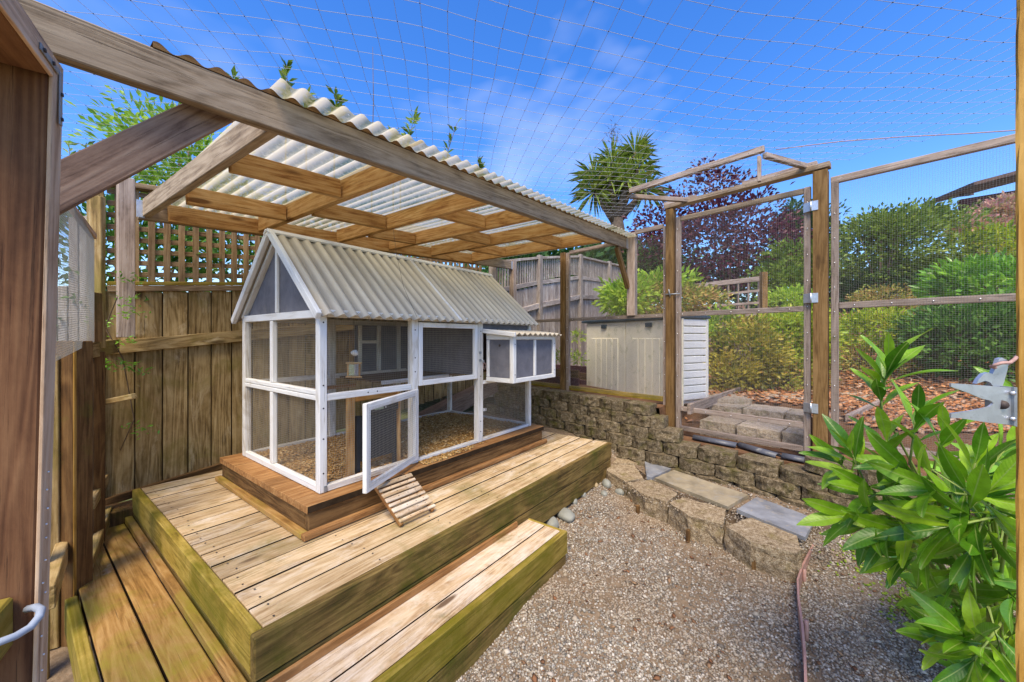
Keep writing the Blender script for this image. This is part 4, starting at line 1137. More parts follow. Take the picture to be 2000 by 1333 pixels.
# ------------------------------------------------------------------ retaining wall
def block_mesh(l, w, h, seed, rough=0.010, split=True):
    """split-faced wall block: three-facet broken front, flat top"""
    bm = bmesh.new()
    c = 0.18 * l
    out = [(-l / 2, 0.035), (-l / 2 + c, 0.004), (-l * 0.1, -0.004), (l * 0.15, -0.002), (l / 2 - c, 0.004), (l / 2, 0.035), (l / 2 - 0.02, w), (-l / 2 + 0.02, w)]
    lo = [bm.verts.new((x, y, 0)) for x, y in out]; hi = [bm.verts.new((x, y, h)) for x, y in out]
    n_ = len(out)
    for k in range(n_): bm.faces.new((lo[k], lo[(k + 1) % n_], hi[(k + 1) % n_], hi[k]))
    bm.faces.new(hi); bm.faces.new(list(reversed(lo)))
    front = [e for e in bm.edges if (e.verts[0].co.y + e.verts[1].co.y) / 2 < 0.05]
    bmesh.ops.subdivide_edges(bm, edges=front, cuts=2, use_grid_fill=True)
    for v in bm.verts:
        if v.co.y < 0.045:
            q = v.co * 22 + Vector((seed * 7.3, seed * 3.1, seed))
            v.co.y += rough * mnoise.noise(q) * (1.0 if 0.015 < v.co.z < h - 0.015 else 0.45)
            v.co.z += 0.5 * rough * mnoise.noise(q + Vector((9, 4, 2)))
            v.co.x += 0.35 * rough * mnoise.noise(q + Vector((2, 7, 5)))
        elif v.co.z > h * 0.5:
            v.co.z += 0.3 * rough * mnoise.noise(v.co * 8 + Vector((seed, 1, 2)))
    bmesh.ops.triangulate(bm, faces=[f for f in bm.faces if len(f.verts) > 4])
    me = bpy.data.meshes.new('block'); bm.to_mesh(me); bm.free()
    return me
BH = 0.1035
BL = 0.30
blocks = [block_mesh(BL - 0.010, 0.20, BH - 0.006, s, 0.017) for s in range(7)]
for b in blocks: b.materials.append(BLOCK)
wall = thing('retaining_wall', (3.4, 0.2, 0.0), 'stepped retaining wall of mossy split concrete blocks below the mesh fence', 'retaining wall')
# path of the wall foot, from behind the coop to the shrub
wp = [Vector((x, y, 0)) for x, y in ((3.68, 2.15), (3.50, 1.24), (3.37, 0.73), (3.24, 0.2), (3.18, -0.1), (3.155, -0.49), (3.12, -0.83), (3.07, -1.09), (2.95, -1.44), (2.80, -1.95), (2.70, -2.6))]
def along(d):
    for a, b in zip(wp, wp[1:]):
        l = (b - a).length
        if d <= l: return a + (b - a) * (d / l), (b - a).normalized()
        d -= l
    return wp[-1] + (wp[-1] - wp[-2]).normalized() * d, (wp[-1] - wp[-2]).normalized()
total = sum((b - a).length for a, b in zip(wp, wp[1:]))
k = 0
for c in range(6):
    z0 = 0.0795 + BH * c
    d = (0.5 if c % 2 else 0.0) * BL + 0.02
    while d < total:
        p, t = along(d)
        top = z0 + BH
        v = p.y
        lim = 0.70 if v > -0.30 else (0.597 if v > -0.42 else (0.39 if v > -1.44 else 0.4935))
        if top <= lim + 0.02:
            n_ = Vector((-t.y, t.x, 0))
            if n_.x < 0: n_ = -n_
            q = p + n_ * (0.027 * (c - 2))
            y = n_; x = Vector((y.y, -y.x, 0))
            m = Matrix((x, y, Vector((0, 0, 1)))).transposed().to_4x4()
            m = m @ Matrix.Rotation(random.uniform(-0.05, 0.05), 4, 'Z') @ Matrix.Rotation(random.uniform(-0.015, 0.015), 4, 'Y')
            m.translation = q + Vector((random.uniform(-0.004, 0.004), 0, z0 + random.uniform(-0.003, 0.003)))
            add('wall_block', blocks[k % 7], BLOCK, wall, m)
            k += 1
        d += BL

# curved landing kerb of big tan blocks
def zpoly(pts, s=0.2626, ox=1150, oy=800, z=0.165):
    return [at_z(ox + x * s, oy + y * s, z) for x, y in pts]
def rough_prism(name, parent, poly, h, mat, rough=0.009, cuts=3, seed=0, top_rough=0.3):
    bm = bmesh.new()
    c = sum(poly, Vector()) / len(poly)
    poly = sorted(poly, key=lambda p: math.atan2(p.y - c.y, p.x - c.x))
    hi = [bm.verts.new(p - c) for p in poly]; lo = [bm.verts.new(p - c - Vector((0, 0, h))) for p in poly]
    n_ = len(poly)
    for k in range(n_): bm.faces.new((lo[k], lo[(k + 1) % n_], hi[(k + 1) % n_], hi[k]))
    ft = bm.faces.new(hi); bm.faces.new(list(reversed(lo)))
    bmesh.ops.triangulate(bm, faces=bm.faces[:])
    bmesh.ops.subdivide_edges(bm, edges=bm.edges[:], cuts=cuts, use_grid_fill=True)
    for v in bm.verts:
        q = v.co * 16 + Vector((seed * 5.3, seed * 2.1, seed))
        on_top = v.co.z > -0.004
        d = Vector((mnoise.noise(q), mnoise.noise(q + Vector((5, 1, 7))), mnoise.noise(q + Vector((1, 9, 3))) * (top_rough if on_top else 1.0)))
        v.co += d * rough
    bmesh.ops.recalc_face_normals(bm, faces=bm.faces[:])
    me = bpy.data.meshes.new(name); bm.to_mesh(me); bm.free()
    return add(name, me, mat, parent, Matrix.Translation(c))
kerb = thing('landing_kerb', (2.3, -0.9, 0.0), 'curved kerb of large tan split blocks edging the slate landing', 'kerb')
KB = [[(205, 350), (375, 350), (388, 402), (180, 403)],
      [(128, 452), (272, 540), (408, 512), (340, 414), (165, 406)],
      [(275, 546), (420, 640), (588, 692), (668, 626), (462, 520)],
      [(592, 692), (740, 790), (1003, 862), (1025, 742), (692, 650)],
      [(1008, 868), (1200, 985), (1560, 1075), (1586, 1050), (1556, 930), (1200, 800)]]
for i, pl in enumerate(KB):
    rough_prism('kerb_block', kerb, [q_ + ((sum(zpoly(pl), Vector()) / len(pl)) - q_) * 0.025 for q_ in zpoly(pl)], 0.20, BLOCK_T, 0.013, 6, i + 1)
SL = [('blue-grey triangular slate slab at the left end of the landing', SLATE, [(415, 385), (612, 440), (470, 505), (430, 497)]),
      ('long tan cracked slate slab in the middle of the landing', SLATE_T, [(632, 450), (1185, 635), (1035, 722), (490, 508)]),
      ('blue-grey rectangular slate slab at the right end of the landing', SLATE, [(1250, 650), (1682, 812), (1610, 950), (1100, 742)])]
for i, (lb, m_, pl) in enumerate(SL):
    o = rough_prism('slate_slab', None, zpoly(pl, z=0.178), 0.026, m_, 0.0055, 5, i + 20, 0.6)
    tag(o, lb, 'slab', 'slate slabs on the landing')
land = rough_prism('landing_ground', None, [at_z(x, y, 0.148) for x, y in ((1225, 900), (1290, 950), (1420, 995), (1555, 1035), (1640, 1010), (1500, 950), (1400, 920), (1300, 890), (1240, 880))], 0.25, GRAVEL, 0.008, 3, 40, 0.8)
tag(land, kind='structure')
pts = []
for i in range(6000):
    x = rng.uniform(1215, 1640); y = rng.uniform(880, 1075)
    if abs(y - (890 + (x - 1215) * 0.36)) > 70: continue
    p = at_z(x, y, 0.156); pts.append((p.x, p.y, 0.154))
g = scatter_bits('landing_gravel', pts, 0.007, PEBBLE, label='fine gravel filling the landing between slates and kerb')
tag(g, cat='gravel')
STK = [((1246, 996), 'short brown stake before the second kerb block'), ((1344, 1046), 'short brown stake before the third kerb block'), ((1472, 1098), 'short brown stake before the largest kerb block')]
for (x, y), lb in STK:
    p = at_z(x, y + 8, 0.02)
    o = blk('wooden_stake', None, (p.x - 0.014, p.y - 0.012, -0.05), (p.x + 0.014, p.y + 0.012, 0.085), W_PLAT2, 0.003)
    tag(o, lb, 'stake', 'kerb stakes')

# river stones
RS = [(1105, 1008, 0.075, 0.042, 'long grey-green river stone beside the deck step end', RIVER, 0.5),
      (1077, 1020, 0.062, 0.045, 'dark-grey river stone touching the deck step corner', RIVER, 0.3),
      (1122, 986, 0.030, 0.026, 'pale pebble-sized river stone above the long stone', RIVER, 0),
      (1138, 972, 0.034, 0.026, 'round pale river stone at the deck foot', RIVER, 0),
      (1164, 957, 0.026, 0.024, 'rounded ochre river stone between grey ones', RIVER_O, 0),
      (1142, 954, 0.024, 0.022, 'small ochre river stone close to the deck board', RIVER_O, 0),
      (1185, 955, 0.046, 0.040, 'large round grey river stone before the kerb', RIVER, 0.2),
      (1210, 966, 0.036, 0.034, 'green-grey river stone leaning on the kerb', RIVER, 0.9),
      (1180, 970, 0.034, 0.020, 'flat pale river stone in front of the round one', RIVER, 0),
      (1650, 1034, 0.095, 0.060, 'broad tan river stone under the shrub leaves', CONC, 0.2)]
for i, (x, y, rx, rz, lb, m_, rot) in enumerate(RS):
    p = at_z(x, y, 0.05); p.z = gravel_z(p.x, p.y) + rz * 0.35
    bm = bmesh.new(); bmesh.ops.create_icosphere(bm, subdivisions=3, radius=1)
    for v in bm.verts:
        v.co *= 1 + 0.12 * mnoise.noise(v.co * 1.3 + Vector((i * 3, 0, 0)))
        v.co = Vector((v.co.x * rx, v.co.y * rx * 0.66, v.co.z * rz * 0.8)) * 1.2
    me = bpy.data.meshes.new('river_stone'); bm.to_mesh(me); bm.free()
    for f in me.polygons: f.use_smooth = True
    o = add('river_stone', me, m_, None, Matrix.Translation(p) @ Matrix.Rotation(rot + 0.5, 4, 'Z'))
    tag(o, lb, 'stone', 'river stones on the gravel')
for i, (pl, lb) in enumerate((([(1190, 893), (1198, 905), (1180, 935), (1162, 928)], 'pale concrete slab piece at the deck corner'), ([(1215, 880), (1240, 868), (1232, 888), (1216, 892)], 'small flat concrete piece against the wall foot'))):
    o = rough_prism('concrete_piece', None, [at_z(x, y, 0.10) for x, y in pl], 0.06, CONC, 0.004, 3, 50 + i)
    tag(o, lb, 'slab')

# plastic edging strip
edg = thing('garden_edging', (1.4, -1.5, 0.0), 'brown plastic edging strip curving across the gravel', 'edging')
ep = [(1604, 1024), (1596, 1050), (1580, 1080), (1567, 1105), (1558, 1132), (1560, 1170), (1567, 1220), (1572, 1275), (1574, 1340), (1574, 1420)]
P3 = [at_z(x, y, 0.085 - 0.004 * i) for i, (x, y) in enumerate(ep)]
V_, F_ = [], []
for i, p in enumerate(P3):
    a = P3[max(i - 1, 0)]; b = P3[min(i + 1, len(P3) - 1)]
    t = (b - a).normalized(); n_ = Vector((-t.y, t.x, 0)) * 0.0045
    for s, dz in ((1, 0), (-1, 0), (-1, -0.12), (1, -0.12)):
        V_.append(p + n_ * s + Vector((0, 0, dz)))
for i in range(len(P3) - 1):
    for k in range(4): F_.append((4 * i + k, 4 * i + (k + 1) % 4, 4 * i + 4 + (k + 1) % 4, 4 * i + 4 + k))
add('strip', mesh_py('strip', V_, F_), EDGING, edg)
for x, y, d in ((1571, 1112, 0), (1575, 1212, 0)):
    p = at_z(x, y, 0.07); add('stake', tube_mesh([[p, p - Vector((0, 0, 0.12))]], 0.009, 8), EDGING, edg)

# ------------------------------------------------------------------ mesh fence, posts and gate on the terrace
tf = thing('mesh_fence', fpt(2.2, 0.5), 'wire mesh fence panel on weathered rails in front of the shed', 'fence')
ZM, ZLO = 1.580, 0.715
FN = Vector((FT.y, -FT.x, 0))
def frb(name, parent, t0, t1, z, w, h, mat, off=0.0, dz=0.0):
    return board(name, parent, fpt(t0, z, off), fpt(t1, z + dz, off), w, h, mat)
def fpost(name, parent, t, z0, z1, w, d, mat, off=0.0):
    return board(name, parent, fpt(t, z0, off), fpt(t, z1, off), w, d, mat, FN)
fpost('post', tf, 2.60, 0.55, 2.44, 0.066, 0.085, W_POST, 0.0)
fpost('batten', tf, 2.535, 0.60, 2.43, 0.050, 0.036, W_RAIL, 0.0)
frb('mid_rail', tf, 1.285, 2.505, ZM, 0.036, 0.038, W_RAIL)
frb('bottom_rail', tf, 1.285, 2.505, ZLO, 0.040, 0.050, W_MOSS2)
frb('mid_rail', tf, 2.64, 3.7, ZM, 0.036, 0.038, W_RAIL)
frb('bottom_rail', tf, 2.64, 3.7, ZLO, 0.040, 0.05, W_MOSS2)
frb('top_rail', tf, 1.285, 1.60, 2.505, 0.036, 0.045, W_RAIL)
frb('top_rail', tf, 1.69, 2.505, 2.43, 0.036, 0.038, W_RAIL)
fpost('batten', tf, 1.285 - 0.022, 0.60, 2.50, 0.034, 0.036, W_RAIL)
wire_panel('wire_mesh', tf, fpt(1.285, ZLO, -0.022), FT, (0, 0, 1), 1.22, ZM - ZLO, WIRE)
wire_panel('wire_mesh', tf, fpt(1.285, ZM, -0.022), FT, (0, 0, 1), 1.22, 2.42 - ZM, WIRE_D)
wire_panel('wire_mesh', tf, fpt(2.64, ZLO, -0.022), FT, (0, 0, 1), 1.06, ZM - ZLO, WIRE_D)
for t_ in (1.35, 1.5, 1.8, 1.95, 2.1, 2.3, 2.45):
    knob(tf, 'screw', fpt(t_, ZM, -0.019), 0.004, 0.003, SCREW, -FN, 6)
for z in np.arange(0.8, 2.4, 0.17):
    knob(tf, 'screw', fpt(2.535, z, -0.019), 0.004, 0.003, SCREW, -FN, 6)
    knob(tf, 'screw', fpt(1.263, z, -0.019), 0.004, 0.003, SCREW, -FN, 6)

gpl = thing('gate_portal', fpt(0.6, 0.4), 'two brown gate posts with header and raised outrigger frame', 'gate frame')
fpost('post', gpl, 1.205, 0.36, 2.655, 0.075, 0.085, W_POST)
fpost('post', gpl, 0.0, 0.36, 2.665, 0.092, 0.088, W_POST)
frb('header', gpl, 1.255, -0.06, 2.690, 0.085, 0.042, W_GREY, 0.0, 0.01)
frb('header_cap', gpl, 0.55, 0.02, 2.722, 0.040, 0.042, W_RAIL, -0.01, 0.010)
frb('header_cap', gpl, 1.27, 0.95, 2.722, 0.040, 0.034, W_RAIL, -0.01)
oa, ob = at_d(1230, 374, 3.62), at_d(1493, 291, 2.85)
board('outrigger_bar', gpl, oa, ob, 0.036, 0.045, W_RAIL)
board('outrigger_arm', gpl, oa + Vector((0.02, 0, -0.042)), at_d(1348, 392, 3.77), 0.036, 0.040, W_RAIL)
board('outrigger_arm', gpl, ob + Vector((0.02, 0, -0.042)), at_d(1575, 326, 3.09), 0.036, 0.040, W_RAIL)
sb_ = at_d(1483, 306, 2.86)
board('outrigger_drop', gpl, sb_, sb_ - Vector((0, 0, 0.19)), 0.022, 0.034, W_RAIL, FN)

gate = thing('mesh_gate', fpt(0.6, 0.45), 'tall wire mesh garden gate with grey hinges between brown posts', 'gate')
g0, g1 = 0.062, 1.148
GB, GT = 0.42, 2.565
sw = 0.045
fpost('stile', gate, g0 + sw / 2, GB, GT, sw, 0.036, W_RAIL)
fpost('stile', gate, g1 - sw / 2, GB, GT, sw, 0.036, W_RAIL)
for z, m_ in ((GT - 0.024, W_GREY), (1.585, W_RAIL), (0.640, W_RAIL), (GB + 0.026, W_RAIL)):
    frb('rail', gate, g0 + sw + 0.002, g1 - sw - 0.002, z, 0.034, 0.044, m_)
wire_panel('wire_mesh', gate, fpt(g0 + 0.01, GB + 0.01, -0.0205), FT, (0, 0, 1), g1 - g0 - 0.02, 1.585 - GB, WIRE)
wire_panel('wire_mesh', gate, fpt(g0 + 0.01, 1.585, -0.0205), FT, (0, 0, 1), g1 - g0 - 0.02, GT - 1.60, WIRE)
for zc in (2.395, 1.665, 0.79):
    hg = bpy.data.objects.new('hinge', None); put(hg, gate, Matrix.Translation(fpt(0.05, zc)))
    board('leaf_plate', hg, fpt(0.058, zc, -0.048), fpt(0.108, zc, -0.022), 0.003, 0.075, ZINC)
    board('leaf_plate', hg, fpt(0.010, zc, -0.0475), fpt(0.054, zc, -0.0475), 0.003, 0.075, ZINC)
    add('knuckle', tube_mesh([[fpt(0.056, zc - 0.04, -0.050), fpt(0.056, zc + 0.04, -0.050)]], 0.006, 8), ZINC, hg)
for z in np.arange(0.55, 2.55, 0.21):
    for t_ in (g0 + 0.02, g1 - 0.02): knob(gate, 'screw', fpt(t_, z, -0.0215), 0.0042, 0.003, SCREW, -FN, 6)
for t_ in np.arange(0.2, 1.1, 0.22):
    for z in (1.585, 0.64): knob(gate, 'screw', fpt(t_, z, -0.0215), 0.0042, 0.003, SCREW, -FN, 6)
add('latch', tube_mesh([[fpt(1.10, 1.79, -0.03), fpt(1.24, 1.79, -0.055)], [fpt(1.20, 1.84, -0.06), fpt(1.19, 1.765, -0.05)]], 0.006, 6), STRAP, gate)

rp_ = thing('mesh_fence', fpt(-0.6, 0.5), 'wire mesh fence panel between the gate and the golden post', 'fence')
t1_, t2_ = -0.062, -1.35
fpost('batten', rp_, t1_ - 0.024, 0.45, 2.56, 0.046, 0.036, W_RAIL)
frb('top_rail', rp_, t1_ - 0.0, t2_, 2.572, 0.038, 0.050, W_RAIL)
frb('mid_rail', rp_, t1_ - 0.05, t2_, 1.598, 0.036, 0.046, W_RAIL)
frb('bottom_rail', rp_, t1_ - 0.05, t2_, 0.55, 0.040, 0.050, W_RAIL)
fpost('batten', rp_, t2_ - 0.02, 0.45, 2.6, 0.04, 0.036, W_RAIL)
wire_panel('wire_mesh', rp_, fpt(t2_, 0.55, -0.0205), FT, (0, 0, 1), -0.07 - t2_, 1.598 - 0.55, WIRE)
wire_panel('wire_mesh', rp_, fpt(t2_, 1.598, -0.0205), FT, (0, 0, 1), -0.07 - t2_, 2.56 - 1.598, WIRE)
for z in np.arange(0.6, 2.5, 0.19): knob(rp_, 'screw', fpt(t1_ - 0.024, z, -0.0205), 0.0042, 0.003, SCREW, -FN, 6)
for t_ in np.arange(-0.2, -1.3, -0.2):
    knob(rp_, 'screw', fpt(t_, 1.598, -0.0205), 0.0042, 0.003, SCREW, -FN, 6)

# pipes lying along the gate sill
PP = [((1355, 853), (1440, 869), 'short grey pipe piece at the left end of the gate sill'), ((1445, 868), (1520, 890), 'long dark grey pipe lying below the gate'), ((1528, 889), (1578, 899), 'grey pipe end near the right gate post')]
for a_, b_, lb in PP:
    pa, pb = at_z(*a_, 0.405), at_z(*b_, 0.405)
    n_ = (pb - pa).normalized().cross(Vector((0, 0, 1)))
    V_, F_ = [], []
    for p in (pa, pb):
        for k in range(9):
            t = math.pi * k / 8
            for rr_ in (0.036, 0.032): V_.append(p + n_ * (rr_ * math.cos(t)) + Vector((0, 0, rr_ * math.sin(t) - 0.018)))
    for k in range(8):
        a2 = 2 * k; b2 = a2 + 18
        F_ += [(a2, a2 + 2, b2 + 2, b2), (a2 + 3, a2 + 1, b2 + 1, b2 + 3), (a2, a2 + 1, a2 + 3, a2 + 2), (b2 + 2, b2 + 3, b2 + 1, b2)]
    F_ += [(0, 18, 19, 1), (16, 17, 35, 34)]
    o = add('drain_pipe', mesh_py('pipe', V_, F_, True), PIPE); tag(o, lb, 'pipe', 'pipe pieces below the gate')
sill = rough_prism('gate_sill_ground', None, [fpt(1.16, 0.372, 0.17), fpt(1.16, 0.372, -0.20), fpt(0.05, 0.372, -0.22), fpt(0.05, 0.372, 0.17)], 0.3, SOIL, 0.01, 4, 77)
tag(sill, kind='structure')

# stone steps and path beyond the gate
ST = [('first row of split stones forming the step right behind the gate', 1.0, -0.12, 0.20, 0.515, 0.17), ('second row of split stones stepping up behind the gate', 1.06, -0.34, 0.60, 0.622, 0.14)]
for i, (lb, t0, t1, e0, z, h) in enumerate(ST):
    t_ = thing('stone_step', fpt(0.4, z, e0), lb, 'step', 'stone steps behind the gate')
    cuts_ = [0, 0.30, 0.62, 1.0] if i == 0 else [0, 0.24, 0.50, 0.78, 1.0]
    for k in range(len(cuts_) - 1):
        a = t0 + (t1 - t0) * cuts_[k] - 0.008; b = t0 + (t1 - t0) * cuts_[k + 1] + 0.008
        j1, j2 = random.uniform(-0.02, 0.02), random.uniform(-0.02, 0.02)
        rough_prism('step_stone', t_, [fpt(a, z, e0 + j1), fpt((a + b) / 2, z, e0 - 0.02 + j2), fpt(b, z, e0 + j2), fpt(b, z, e0 + 0.36), fpt(a, z, e0 + 0.36)], h, ROCK, 0.014, 5, 60 + i * 9 + k, 0.35)
PV = [((1300 + 120, 775), 'flat stone path slab by the left timber edging'), ((1530, 772), 'flat stone path slab behind the gate hinge'), ((1575, 757), 'pale path slab beyond the gate post'), ((1690, 772), 'pale path slab right of the gate post'), ((1680, 752), 'farther pale path slab right of the gate post')]
for i, ((x, y), lb) in enumerate(PV):
    p = at_z(x, y, 0.665)
    pl = [p + Vector((0.30 * math.cos(a), 0.24 * math.sin(a), 0)) * random.uniform(0.85, 1.15) for a in np.linspace(0, 5.4, 7)]
    o = rough_prism('path_slab', None, pl, 0.06, ROCK, 0.010, 3, 80 + i)
    tag(o, lb, 'slab', 'path slabs on the terrace')
for a_, b_, lb in (((1345, 800), (1450, 762), 'timber edging plank from the shed to the path'), ((1655, 822), (1720, 790), 'thin timber edging plank right of the gate post')):
    pa, pb = at_z(*a_, 0.66), at_z(*b_, 0.66)
    o = board('edging_plank', None, pa, pb, 0.03, 0.10, W_RAIL); tag(o, lb, 'plank')
pts = []
for i in range(9000):
    x = rng.uniform(1340, 1990); y = rng.uniform(694, 850)
    p = at_z(x, y, 0.63)
    if p.x - fence_u(p.y) < 0.25 or (p - CAM).length > 12: continue
    if -1.7 < p.y < -0.2 and p.x - fence_u(p.y) < 1.0 and rng.random() < 0.93: continue
    pts.append((p.x, p.y, terrace_z(p.x, p.y) + 0.02))
g = scatter_bits('bark_mulch', pts, 0.030, CHIPS, flat=0.25, aspect=1.6, label='rusty orange bark mulch spread on the terrace')
tag(g, cat='mulch')

# ------------------------------------------------------------------ storage shed
shed = thing('storage_shed', (4.3, 0.3, 0.6), 'cream plastic garden storage shed with dark lid rim behind mesh', 'shed')
SC = Vector((3.996, -0.347, 0.60)); SFd = Vector((0.443, 0.897, 0)); SSd = Vector((0.897, -0.443, 0))
FLn, SDn, SH_ = 1.74, 0.42, 0.97
def sp_(a, b, z): return SC + SFd * a + SSd * b + Vector((0, 0, z))
def sboard(name, a0, a1, b, z, w, h, mat, parent=None, ch=0.004):
    return board(name, parent or shed, sp_(a0, b, z), sp_(a1, b, z), w, h, mat, (0, 0, 1), ch)
sboard('body', 0.03, FLn - 0.03, SDn / 2, SH_ / 2, SDn - 0.04, SH_ - 0.01, SHED, None, 0.01)
for (a0, a1) in ((0.06, FLn / 2 - 0.006), (FLn / 2 + 0.006, FLn - 0.06)):
    dr = sboard('door', a0, a1, 0.006, SH_ / 2, 0.024, SH_ - 0.03, SHED)
    wid = a1 - a0
    np_ = 5
    for k in range(np_):
        c0 = a0 + 0.12 + (wid - 0.24) * k / np_; c1 = a0 + 0.12 + (wid - 0.24) * (k + 1) / np_
        sboard('door_panel', c0 + 0.006, c1 - 0.006, -0.009, 0.39, 0.012, 0.70, SHED, dr, 0.004)
    sboard('handle', (a0 + a1) / 2 - 0.05, (a0 + a1) / 2 + 0.05, -0.016, SH_ - 0.065, 0.022, 0.05, SHED_LID, dr)
blk_ = 11
for k in range(blk_):
    z = 0.05 + (SH_ - 0.06) * (k + 0.5) / blk_
    hh = (SH_ - 0.06) / blk_
    board('side_plank', shed, sp_(0.012, 0.03, z), sp_(0.012, SDn - 0.02, z), 0.028, hh - 0.010, SHED_SIDE, (0, 0, 1), 0.006)
board('corner_trim', shed, sp_(0.008, 0.004, 0.0), sp_(0.008, 0.004, SH_ - 0.006), 0.035, 0.04, SHED, (0, 1, 0))
board('corner_trim', shed, sp_(0.008, SDn, 0.0), sp_(0.008, SDn, SH_ - 0.006), 0.035, 0.03, SHED_SIDE, (0, 1, 0))
sboard('lid_rim', -0.02, FLn + 0.02, SDn / 2, SH_ + 0.012, SDn + 0.08, 0.034, SHED_LID, None, 0.008)
sboard('lid_top', 0.0, FLn, SDn / 2, SH_ + 0.040, SDn + 0.02, 0.018, SHED_TOP, None, 0.008)
# dark planters and crates left of the shed
PLN = [((1062, 655), (1100, 690), 'dark red plank planter box behind the nest box', 5.4, 1.05), ((1118, 712), (1136, 745), 'dark brown planter beside the shed', 5.9, 0.98)]
for i, (a_, b_, lb, d, zt) in enumerate(PLN):
    p = at_d((a_[0] + b_[0]) / 2, 700, d)
    t_ = thing('planter_box', (p.x, p.y, 0.6), lb, 'planter', 'planters beside the shed')
    for k in range(3):
        board('plank', t_, (p.x - 0.1, p.y - 0.45, 0.66 + 0.105 * k), (p.x + 0.05, p.y + 0.55, 0.66 + 0.105 * k), 0.03, 0.098, REDPLANK if (k + i) % 2 else W_PLAT2)

# timber baulk behind the coop, seen through it
log = board('timber_baulk', None, at_d(800, 838, 3.9), at_d(962, 752, 5.0), 0.16, 0.17, W_BRACE)
tag(log, 'long weathered timber baulk on the ground behind the coop', 'timber')

# ------------------------------------------------------------------ foliage helpers
def leaves_np(pos, nrm_dir, ln, wd, fold=0.25, jitter=0.35):
    """folded four-cornered leaves; pos (N,3) bases, nrm_dir (N,3) pointing directions"""
    N = len(pos)
    d = nrm_dir + rng.normal(0, jitter, (N, 3)); d /= np.linalg.norm(d, axis=1, keepdims=True) + 1e-9
    r = rng.normal(0, 1, (N, 3)); s = np.cross(d, r); s /= np.linalg.norm(s, axis=1, keepdims=True) + 1e-9
    # keep leaf blades mostly facing up
    n_ = np.cross(s, d); flip = n_[:, 2:3] < 0; n_ = np.where(flip, -n_, n_)
    L = (ln * (0.7 + 0.6 * rng.random((N, 1)))); Wd = wd * (0.75 + 0.5 * rng.random((N, 1)))
    a = pos; b = pos + d * L * 0.5 + s * Wd * 0.5 + n_ * Wd * fold; c = pos + d * L; e_ = pos + d * L * 0.5 - s * Wd * 0.5 + n_ * Wd * fold
    V_ = np.stack([a, b, c, e_], 1).reshape(-1, 3)
    f = np.array([(0, 1, 2), (0, 2, 3)], np.int32)
    F_ = (f[None] + (np.arange(N) * 4)[:, None, None]).reshape(-1, 3)
    return V_, F_

def clumps(c, rad, nclump, per, crad, shell=0.55, flat=1.0, seedz=None):
    """leaf bases in clumps spread through an ellipsoid; returns bases and outward directions"""
    c = np.array(c); rad = np.array(rad)
    g_ = rng.normal(0, 1, (nclump, 3)); g_ /= np.linalg.norm(g_, axis=1, keepdims=True)
    q = shell + (1 - shell) * rng.random((nclump, 1))
    cc = c + g_ * rad * q
    off = rng.normal(0, 1, (nclump, per, 3)) * crad * np.array([1, 1, 0.55 * flat])
    p = (cc[:, None, :] + off).reshape(-1, 3)
    d = (off / crad * 0.6 + g_[:, None, :] * 0.7 + np.array([0, 0, 0.25])).reshape(-1, 3)
    return p, d

G_HEDGE = leafmat('dark_laurel_leaves', [(0.025, 0.075, 0.015), (0.062, 0.163, 0.025), (0.125, 0.275, 0.037), (0.237, 0.413, 0.062)], 0.35)
G_BRIGHT = leafmat('bright_tree_leaves', [(0.100, 0.213, 0.025), (0.213, 0.400, 0.037), (0.375, 0.562, 0.062), (0.525, 0.650, 0.125)], 0.5)
G_OLIVE = leafmat('olive_shrub_leaves', [(0.035, 0.085, 0.010), (0.10, 0.18, 0.018), (0.22, 0.32, 0.035), (0.40, 0.48, 0.08)], 0.35)
G_GOLD = leafmat('golden_hedge_leaves', [(0.05, 0.10, 0.008), (0.19, 0.31, 0.016), (0.38, 0.50, 0.03), (0.54, 0.56, 0.05), (0.46, 0.27, 0.05)], 0.4)
G_DARK = leafmat('dark_evergreen_leaves', [(0.008, 0.03, 0.01), (0.025, 0.075, 0.018), (0.06, 0.14, 0.03), (0.12, 0.20, 0.04)], 0.25)
G_RED = leafmat('maroon_leaves', [(0.022, 0.006, 0.012), (0.06, 0.014, 0.03), (0.12, 0.028, 0.055), (0.19, 0.06, 0.075), (0.27, 0.16, 0.09)], 0.4)
G_PINK = leafmat('pink_blossom', [(0.632, 0.230, 0.230), (0.759, 0.391, 0.368), (0.345, 0.322, 0.092), (0.667, 0.310, 0.299), (0.184, 0.230, 0.046)], 0.35)
G_RHODO = leafmat('glossy_green_leaves', [(0.060, 0.180, 0.014), (0.132, 0.324, 0.022), (0.240, 0.480, 0.036), (0.360, 0.600, 0.072)], 0.35, 0.3, 0.5)
G_FRESH = leafmat('fresh_green_leaves', [(0.132, 0.264, 0.018), (0.288, 0.456, 0.036), (0.456, 0.600, 0.060), (0.552, 0.600, 0.096)], 0.45)
G_PALM = leafmat('palm_blades', [(0.070, 0.126, 0.017), (0.182, 0.280, 0.042), (0.322, 0.420, 0.070), (0.420, 0.406, 0.098)], 0.3)
G_BRONZE = leafmat('bronze_leaves', [(0.06, 0.075, 0.012), (0.20, 0.21, 0.025), (0.38, 0.33, 0.04), (0.50, 0.40, 0.06), (0.38, 0.18, 0.05)], 0.35)
G_MIX = leafmat('mixed_hedge_leaves', [(0.065, 0.130, 0.019), (0.234, 0.312, 0.039), (0.442, 0.390, 0.078), (0.520, 0.260, 0.091), (0.182, 0.247, 0.039)], 0.35)

